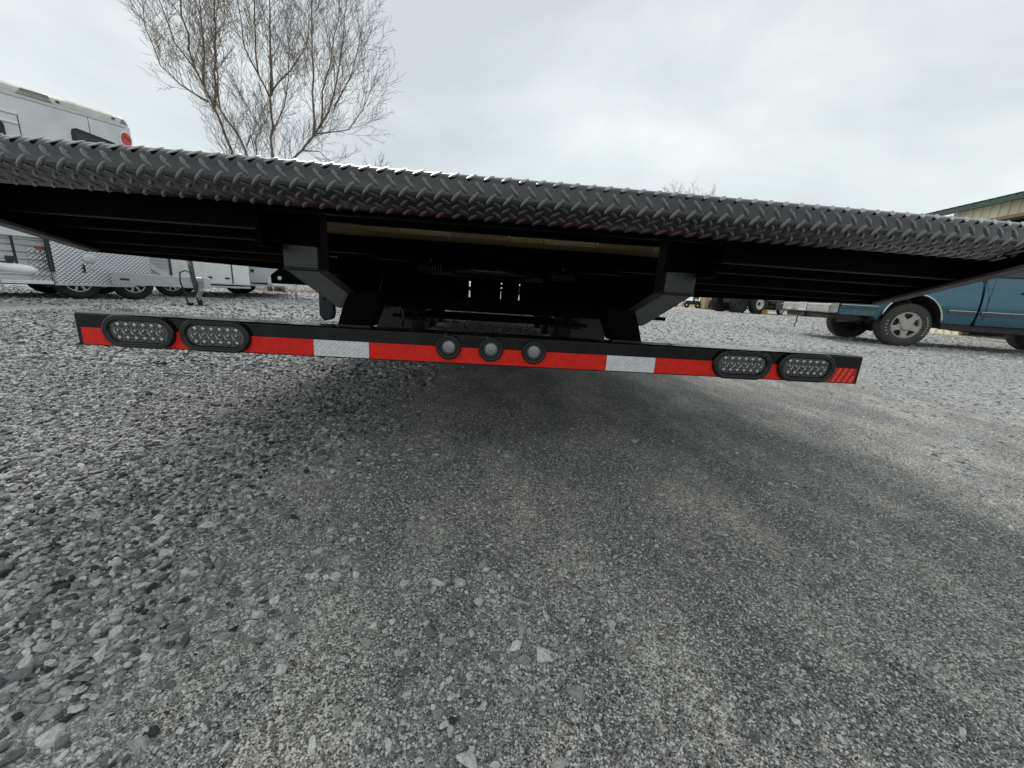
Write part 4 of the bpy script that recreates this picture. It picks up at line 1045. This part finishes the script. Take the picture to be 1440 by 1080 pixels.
# ---------------------------------------------------------------- teal pickup on the right
hx = Vector((0.978, -0.208, 0)).normalized()
PK = thing('pickup_truck', 'old teal pickup truck with silver wheels and worn chrome rear bumper', 'pickup truck', (7.325, 8.090, 0), math.atan2(hx.y, hx.x))
WBASE = 3.34; HW = 0.97
def arch_bottom(x, base):
    z = base
    for cx2 in (0.0, WBASE):
        d_ = abs(x - cx2)
        if d_ < 0.46: z = max(z, 0.46 + math.sqrt(max(0.46 ** 2 - d_ ** 2, 0)) * 1.06)
    return z
def side_y(z):
    """half width of the body at height z"""
    if z > 0.78: return HW - 0.11 * ((z - 0.78) / 0.55) ** 2
    return HW - 0.07 * ((0.78 - z) / 0.4) ** 2
def side_rows(x0, x1, top, base, s):
    xs = sorted(set([round(v, 3) for v in np.linspace(x0, x1, max(4, int((x1 - x0) / .09)))] + [round(c + 0.46 * math.sin(a), 4) for c in (0, WBASE) for a in np.linspace(-1.5708, 1.5708, 27) if x0 < c + 0.46 * math.sin(a) < x1]))
    rows = []
    for x in xs:
        zb = arch_bottom(x, base(x) if callable(base) else base); zt = top(x) if callable(top) else top
        rows.append([(x, s * side_y(zb + (zt - zb) * k / 10), zb + (zt - zb) * k / 10) for k in range(11)])
    return rows
bed_base = lambda x: 0.47 if x > -0.5 else 0.52
for s in (-1, 1):
    MB().grid(side_rows(-1.14, 0.93, 1.30, bed_base, s)).build('bed_side', M['teal'], PK, smooth=True)
    MB().grid(side_rows(0.992, 2.17, 1.28, 0.47, s)).build('door', M['teal'], PK, smooth=True)
    MB().grid(side_rows(2.185, 4.2, lambda x: 1.26 - 0.05 * max(0, (x - 2.3) / 1.9), 0.47, s)).build('fender', M['teal'], PK, smooth=True)
    MB().box(0.931, 0.990, s * .90 - .01, s * .90 + .01, .5, 1.30).build('gap_shadow', M['dark_plastic'], PK)
    # rounded gap edges
    for xg in (0.931, 0.989):
        MB().tube([(xg, s * (side_y(z) - .012), z) for z in np.linspace(.49, 1.29, 12)], .014, 8).build('panel_edge', M['teal'], PK, smooth=True)
    # wheel arch lip
    for cx2 in (0.0, WBASE):
        MB().tube([(cx2 + .463 * math.sin(a), s * (side_y(.8) + .004), .46 + .492 * math.cos(a)) for a in np.linspace(-1.35, 1.52, 25)], .015, 6).build('arch_trim', M['chrome'], PK, smooth=True)
        b = MB(); b.lathe([(0.475, -.30), (0.475, .26)], n=40); b.v = [(v[0] + cx2, v[1] + s * .66, v[2] + .46) for v in b.v if True]
        b.lathe([(0.475, s * -.29), (.001, s * -.29)], (cx2, s * .66, .46), n=40)
        b.f = [f for f in b.f if all(b.v[i][2] > .44 for i in f)]
        b.build('wheel_well', M['dark_plastic'], PK, fix=False)
    # side moulding
    for x0, x1 in ((0.525, 0.925), (1.0, 2.165), (2.19, 2.82), (-1.13, -0.54)):
        MB().box(x0, x1, s * (HW - .002) - .012, s * (HW - .002) + .008, .64, .69).build('moulding', M['moulding'], PK, bevel=.006)
        MB().box(x0, x1, s * (HW + .002) - .012, s * (HW + .002) + .008, .695, .707).build('chrome_strip', M['chrome'], PK, bevel=.004)
    MB().box(.55, 2.8, s * .86 - .03, s * .86 + .03, .36, .46).build('rocker', M['rust'], PK)
    MB().grid([[(x, s * (side_y(z) + .003), z) for z in np.linspace(.53, .615, 4)] for x in np.linspace(-1.13, -.56, 6)]).build('splash_panel', M['teal_dirty'], PK, smooth=True)
    # rear lamp
    MB().box(-1.155, -1.142, s * .85 - .07, s * .85 + .07, .86, 1.20).build('tail_lamp', M['logo_red'], PK, bevel=.01)
# bed, tailgate, cab
MB().box(-1.13, 0.92, -.60, .60, .66, .70).build('bed_floor', M['dark_plastic'], PK)
MB().box(-1.145, -1.10, -.80, .80, .79, 1.29).build('tailgate', M['teal'], PK, bevel=.012)
MB().box(-1.158, -1.146, -.13, .13, 1.06, 1.13).build('tailgate_handle', M['dark_plastic'], PK, bevel=.006)
for s in (-1, 1): MB().box(-1.14, 0.92, s * .83 - .05, s * .83 + .045, 1.285, 1.32).build('bed_rail', M['teal'], PK, bevel=.015)
MB().box(0.87, 0.92, -.9, .9, .70, 1.28).build('bed_front', M['teal'], PK)
MB().prism([(0.99, 1.2), (0.99, 1.30), (1.11, 1.80), (1.27, 1.84), (2.1, 1.82), (2.85, 1.27), (2.85, 1.2)], -.88, .88, "y").build("cab", M['teal'], PK, bevel=.04)
for s in (-1, 1):
    y0 = s * .885
    w_ = MB().prism([(1.13, 1.31), (1.19, 1.72), (1.28, 1.755), (2.02, 1.74), (2.42, 1.40), (2.44, 1.31)], y0 - .004, y0 + .004, 'y').build('side_window', M['dark_glass'], PK)
    MB().tube([(1.115, y0, 1.30), (1.175, y0, 1.73), (1.28, y0, 1.77), (2.03, y0, 1.755), (2.44, y0, 1.40), (2.46, y0, 1.30), (1.115, y0, 1.30)], .012, 6).build('window_frame', M['dark_plastic'], PK, smooth=True)
    MB().box(2.42, 2.60, s * 1.06 - .07, s * 1.06 + .07, 1.30, 1.44).build('wing_mirror', M['dark_plastic'], PK, bevel=.03)
    MB().box(1.50, 1.66, s * .965 - .012, s * .965 + .014, 1.03, 1.07).build('door_handle', M['dark_plastic'], PK, bevel=.006)
    MB().box(1.05, 1.055, s * (HW + .001) - .004, s * (HW + .001) + .002, .5, 1.27).build('door_seam', M['dark_plastic'], PK)
MB().prism([(2.86, 1.0), (2.86, 1.275), (4.0, 1.20), (4.22, 1.10), (4.22, 0.6), (3.9, .55)], -.90, .90, 'y').build('bonnet', M['teal'], PK, bevel=.04)
MB().box(4.20, 4.36, -.96, .96, .52, .72).build('front_bumper', M['bumper_metal'], PK, bevel=.04)
# rear bumper with licence plate
b = MB(); b.prism([(-1.17, .56), (-1.34, .56), (-1.36, .60), (-1.36, .70), (-1.335, .735), (-1.335, .775), (-1.17, .78)], -.95, .95, 'x') if False else None
bp_ = [(-1.165, .54), (-1.30, .535), (-1.315, .56), (-1.315, .69), (-1.29, .71), (-1.29, .765), (-1.165, .77)]
rb_ = MB().prism(bp_, -.95, .95, 'y').build('rear_bumper', M['bumper_metal'], PK, bevel=.012)
MB().box(-1.298, -1.292, -.93, .93, .712, .762).build('bumper_pad', M['dark_plastic'], rb_)
for s in (-1, 1): MB().prism([(-1.165, .545), (-1.29, .545), (-1.29, .69), (-1.165, .75)], s * .965 - .014, s * .965 + .014, 'y').build('bumper_end', M['bumper_metal'], rb_, bevel=.008)
pl_ = MB().box(-1.328, -1.317, 0.06, .37, .55, .715).build('licence_plate', M['plate_paint'], PK, bevel=.004)
b = MB()
for i, yy in enumerate((.335, .295, .255, .20, .16, .12)):
    b.box(-1.3305, -1.3285, yy - .004, yy + .004, .595, .665)
    b.box(-1.3305, -1.3285, yy - .024, yy - .006, .595 if i % 2 else .655, .605 if i % 2 else .665)
    if i % 3 == 0: b.box(-1.3305, -1.3285, yy - .022, yy - .006, .626, .634)
b.build('characters', M['plate_ink'], pl_); pl_.location.y = -0.20
MB().box(-1.3305, -1.3285, .10, .33, .685, .70).build('plate_band', M['plate_ink'], pl_)
MB().box(-1.36, -1.30, .42, .62, .555, .585).build('hitch_step', M['alu_frame'], PK, bevel=.008)
MB().box(-1.25, -.7, -.85, .85, .43, .53).build('rear_valance', M['rust'], PK, bevel=.02)
MB().box(-1.30, -1.0, -.06, .06, .42, .52).build('hitch', M['rust'], PK, bevel=.01)
MB().tube([(-1.28, .2, .46), (-1.30, .2, .36), (-1.28, .22, .30), (-1.31, .22, .24), (-1.31, .21, .20)], .012, 6).build('trailer_wire', M['rubber'], PK, smooth=True)
MB().tube([(-1.02, -.76, .41), (-.8, -.66, .42), (-.45, -.55, .46)], .04, 12).build('tailpipe', M['moulding'], PK, smooth=True)
MB().tube([(-.4, -.5, .47), (.9, -.5, .45)], .09, 12).build('silencer', M['rust'], PK, smooth=True)
MB().tube([(0, -.8, .38), (0, .8, .38)], .06, 12).build('axle', M['rust'], PK, smooth=True)
MB().lathe([(.15, -.12), (.17, 0), (.15, .12)], (0, 0, .38), axis='x', n=20).build('differential', M['rust'], PK, smooth=True)
MB().box(-1.1, 4.0, -.42, .42, .46, .58).build('chassis', M['rust'], PK)
MB().box(.9, 2.7, -.80, -.5, .34, .46).build('fuel_tank', M['rust'], PK, bevel=.03)
tyP = tyre_mesh(0.39, 0.26, 0.235, 46, 56)
wP = None
for (x, s) in ((0, -1), (0, 1), (WBASE, -1), (WBASE, 1)):
    if wP is None:
        wP = tyP.build('wheel', M['tyre'], PK, smooth=False)
        md = None
        b = MB(); R1 = 0.222; y_ = -.10
        b.lathe([(0.238, y_ + .03), (0.236, y_ - .012), (0.222, y_ - .016), (0.206, y_ + .008), (0.20, y_ + .09)], n=44)
        b.lathe([(.095, y_ + .03), (.092, y_ - .026), (.075, y_ - .04), (.002, y_ - .042)], n=28)
        for k in range(5):
            m_ = Matrix.Rotation(2 * math.pi * k / 5 + .32, 4, 'Y')
            b.prism([(.07, -.070), (.07, .070), (.150, .042), (.212, .060), (.212, -.060), (.150, -.042)], y_ - .012, y_ + .02, 'y')
            for q in range(len(b.v) - 12, len(b.v)): b.v[q] = tuple(m_ @ Vector(b.v[q]))
        b.build('rim', M['rim_silver'], wP); wP.data.materials.clear(); wP.data.materials.append(M['old_tyre'])
        MB().lathe([(.205, y_ + .05), (.002, y_ + .05)], n=30).build('brake_drum', M['dark_plastic'], wP)
        # raised white letter-like blocks and white ring marks on the sidewall
        b = MB()
        for a0, a1, cnt in ((R_(168), R_(212), 5), (R_(-30), R_(28), 8)):
            for k in range(cnt):
                a = a0 + (a1 - a0) * k / (cnt - 1); m_ = Matrix.Rotation(-a, 4, 'Y')
                for (q0, q1, w0, w1) in ((.302, .326, -.009, -.006), (.302, .326, .004, .007), (.312 if k % 2 else .322, .316 if k % 2 else .326, -.006, .004)):
                    b.box(q0, q1, -.1335, -.1312, w0, w1, m_)
        b.build('sidewall_letters', M['white_paint'], wP)
        q = wP
    else: q = copy_part(wP)
    q.location = (x, s * 0.80, 0.392); q.rotation_euler = (0, 0.15 * x, 0 if s < 0 else math.pi)

# ---------------------------------------------------------------- far machinery
def far_wheel(parent, R, w, rim, rimmat, loc, rz=0, lugs=22):
    t = tyre_mesh(R, w, rim, 0, 32)
    h = w / 2
    for k in range(lugs):
        a = 2 * math.pi * k / lugs
        for s in (-1, 1):
            m_ = Matrix.Rotation(-a - (0.14 if s > 0 else 0), 4, 'Y') @ Matrix.Translation((R, s * h * .5, 0)) @ Matrix.Rotation(s * .7, 4, 'X')
            t.box(-.02, .045, -h * .55, h * .55, -.022, .022, m_)
    o = t.build('wheel', M['tyre'], parent); o.location = loc; o.rotation_euler = (0, 0, rz)
    MB().lathe([(rim, -h * .8), (rim * .93, -h * .82), (rim * .80, -h * .45), (rim * .45, -h * .40), (rim * .40, -h * .1), (.002, -h * .1)], n=28).build('rim', rimmat, o)
    MB().lathe([(rim * .30, -h * .45), (rim * .22, -h * .62), (.002, -h * .62)], n=16).build('hub', M['dark_plastic'], o)
    return o
ang = R_(20)
TC = thing('tractor', 'farm tractor with big lugged tyres, one with a cream rim, parked far off', 'tractor', (16.15, 26.6, 0), ang)
far_wheel(TC, .66, .45, .36, M['cream_rim'], (0.0, 0.0, .66)); far_wheel(TC, .66, .42, .30, M['dark_plastic'], (-1.25, .35, .66))
far_wheel(TC, .66, .45, .36, M['cream_rim'], (0.0, 1.8, .66)); far_wheel(TC, .66, .42, .30, M['dark_plastic'], (-1.25, 1.9, .66))
MB().box(-1.5, .6, .4, 1.5, .62, 1.25).build('chassis', M['dark_plastic'], TC, bevel=.04)
MB().box(-1.7, -.3, .5, 1.4, 1.25, 1.75).build('bonnet', M['navy'], TC, bevel=.08)
MB().box(-.25, .75, .35, 1.55, 1.25, 1.5).build('cab_floor', M['dark_plastic'], TC, bevel=.03)
for x in (-.2, .7):
    for y in (.4, 1.5): MB().tube([(x, y, 1.5), (x * .9, y, 2.5)], .035, 8).build('cab_post', M['dark_plastic'], TC)
MB().box(-.35, .85, .3, 1.6, 2.5, 2.6).build('cab_roof', M['navy'], TC, bevel=.03)
MB().box(.0, .08, .75, 1.15, 1.5, 2.0).build('seat', M['dark_plastic'], TC, bevel=.03)
MB().box(.12, .55, -.4, -.3, .02, .30).build('step', M['ochre'], TC)

IM = thing('plough', 'navy and rust coloured farm implement lying beside the tractor wheels', 'implement', (16.6, 31.5, 0), R_(10))
MB().box(-.9, .9, 0, .9, .45, .75).build('frame', M['navy'], IM, bevel=.03)
MB().prism([(-1.1, .05), (-.3, .05), (-.2, .55), (-1.0, .60)], -.2, .4, 'y').build('share', M['rust'], IM, bevel=.02)
MB().prism([(.2, .0), (1.0, .12), (.8, .45), (.2, .45)], -.2, .4, 'y').build('share', M['rust'], IM, bevel=.02)
for x in (-.85, .85): MB().lathe([(.28, -.06), (.30, 0), (.28, .06), (.1, .06), (.1, -.06), (.28, -.06)], (x, .5, .30), n=20).build('wheel', M['tyre'], IM)
MB().tube([(-.9, .4, .75), (0, .4, 1.1), (.9, .4, .75)], .05, 8).build('hitch_arm', M['rust'], IM)
SB = thing('straw_bale', 'square pale straw bale standing on the gravel between two implements', 'bale', (16.1, 33.0, 0), R_(-5))
MB().box(-.45, .45, 0, 1.2, 0, .95).build('straw', M['straw'], SB, bevel=.05)
for x in (-.22, .22): MB().box(x - .012, x + .012, -.006, 1.206, -.0, .956).build('twine', M['ochre'], SB)
SM = thing('farm_mower', 'small dark mower with white parts and a red tine, leftmost of the far machines', 'mower', (14.9, 34.0, 0), R_(-8))
MB().box(-.35, .75, 0, .7, .30, .62).build('deck', M['dark_plastic'], SM, bevel=.05)
MB().box(.30, .62, -.03, .0, .62, .80).build('panel', M['white_paint'], SM)
MB().box(.30, .72, .2, .55, .62, .95).build('engine_cover', M['dark_plastic'], SM, bevel=.04)
for x in (-.3, .6): MB().lathe([(.22, -.07), (.24, 0), (.22, .07), (.08, .07), (.08, -.07), (.22, -.07)], (x, -.05, .24), n=18).build('wheel', M['tyre'], SM)
MB().tube([(-.35, .2, .5), (-.75, .2, .35), (-.95, .2, .05)], .05, 8).build('tow_arm', M['white_paint'], SM)
MB().tube([(-.6, .1, .1), (-.5, .1, .75)], .04, 8).build('tine', M['logo_red'], SM)
BV = thing('parked_car', 'black car showing its rear corner just left of the teal pickup', 'car', (18.55, 27.8, 0), R_(28))
MB().prism([(-.65, .30), (-.70, .62), (-.62, .95), (.2, 1.02), (.6, 1.5), (2.2, 1.5), (2.9, 1.0), (3.8, .9), (3.85, .35)], 0, 1.75, 'y').build('body', M['black_paint'], BV, bevel=.06)
MB().prism([(.35, 1.05), (.68, 1.42), (2.1, 1.42), (2.6, 1.05)], -.006, -.001, 'y').build('side_window', M['dark_glass'], BV)
MB().box(-.715, -.66, .1, 1.65, .42, .62).build('bumper', M['dark_plastic'], BV, bevel=.03)
MB().box(-.71, -.63, .08, .35, .72, .86).build('tail_lamp', M['dark_mark'], BV, bevel=.02)
MB().box(-.05, .15, -.012, 0, .78, .83).build('handle', M['chrome'], BV)
wv = tyre_mesh(.33, .2, .2, 0, 28).build('wheel', M['tyre'], BV, smooth=True); alloy(wv, .2, -.08, M['alu'], 5, .05); wv.location = (.15, .10, .33)
copy_part(wv, (2.95, .10, .33)); copy_part(wv, (.15, 1.6, .33)); copy_part(wv, (2.95, 1.6, .33))

# a few dry straws and a grass tuft on the gravel
def straws():
    rr = random.Random(9); b = MB()
    for (x, y) in ((-0.43, 0.52), (-0.92, 0.80), (-0.2, 0.9)):
        for k in range(2):
            a = rr.uniform(0, 6.28); L_ = rr.uniform(.02, .05); x1, y1 = x + rr.gauss(0, .02), y + rr.gauss(0, .02)
            z = float(height(x1, y1)) + .006
            b.tube([(x1, y1, z), (x1 + L_ * .5 * math.cos(a), y1 + L_ * .5 * math.sin(a), z + .003), (x1 + L_ * math.cos(a + .15), y1 + L_ * math.sin(a + .15), z)], .0006, 4)
    for k in range(40):
        a = rr.uniform(0, 6.28); x1, y1 = -5.3 + rr.gauss(0, .10), 5.15 + rr.gauss(0, .05); z = float(height(x1, y1)); h_ = rr.uniform(.02, .07)
        b.tube([(x1, y1, z), (x1 + .3 * h_ * math.cos(a), y1 + .3 * h_ * math.sin(a), z + h_ * .7), (x1 + .8 * h_ * math.cos(a), y1 + .8 * h_ * math.sin(a), z + h_)], [.003, .0025, .001], 4)
    o = b.build('dry_grass', M['dry_field'], fix=False); o['kind'] = 'stuff'; o['label'] = 'scattered dry straws and tufts on the gravel'; o['category'] = 'grass'
straws()
print('objects', len(bpy.data.objects))
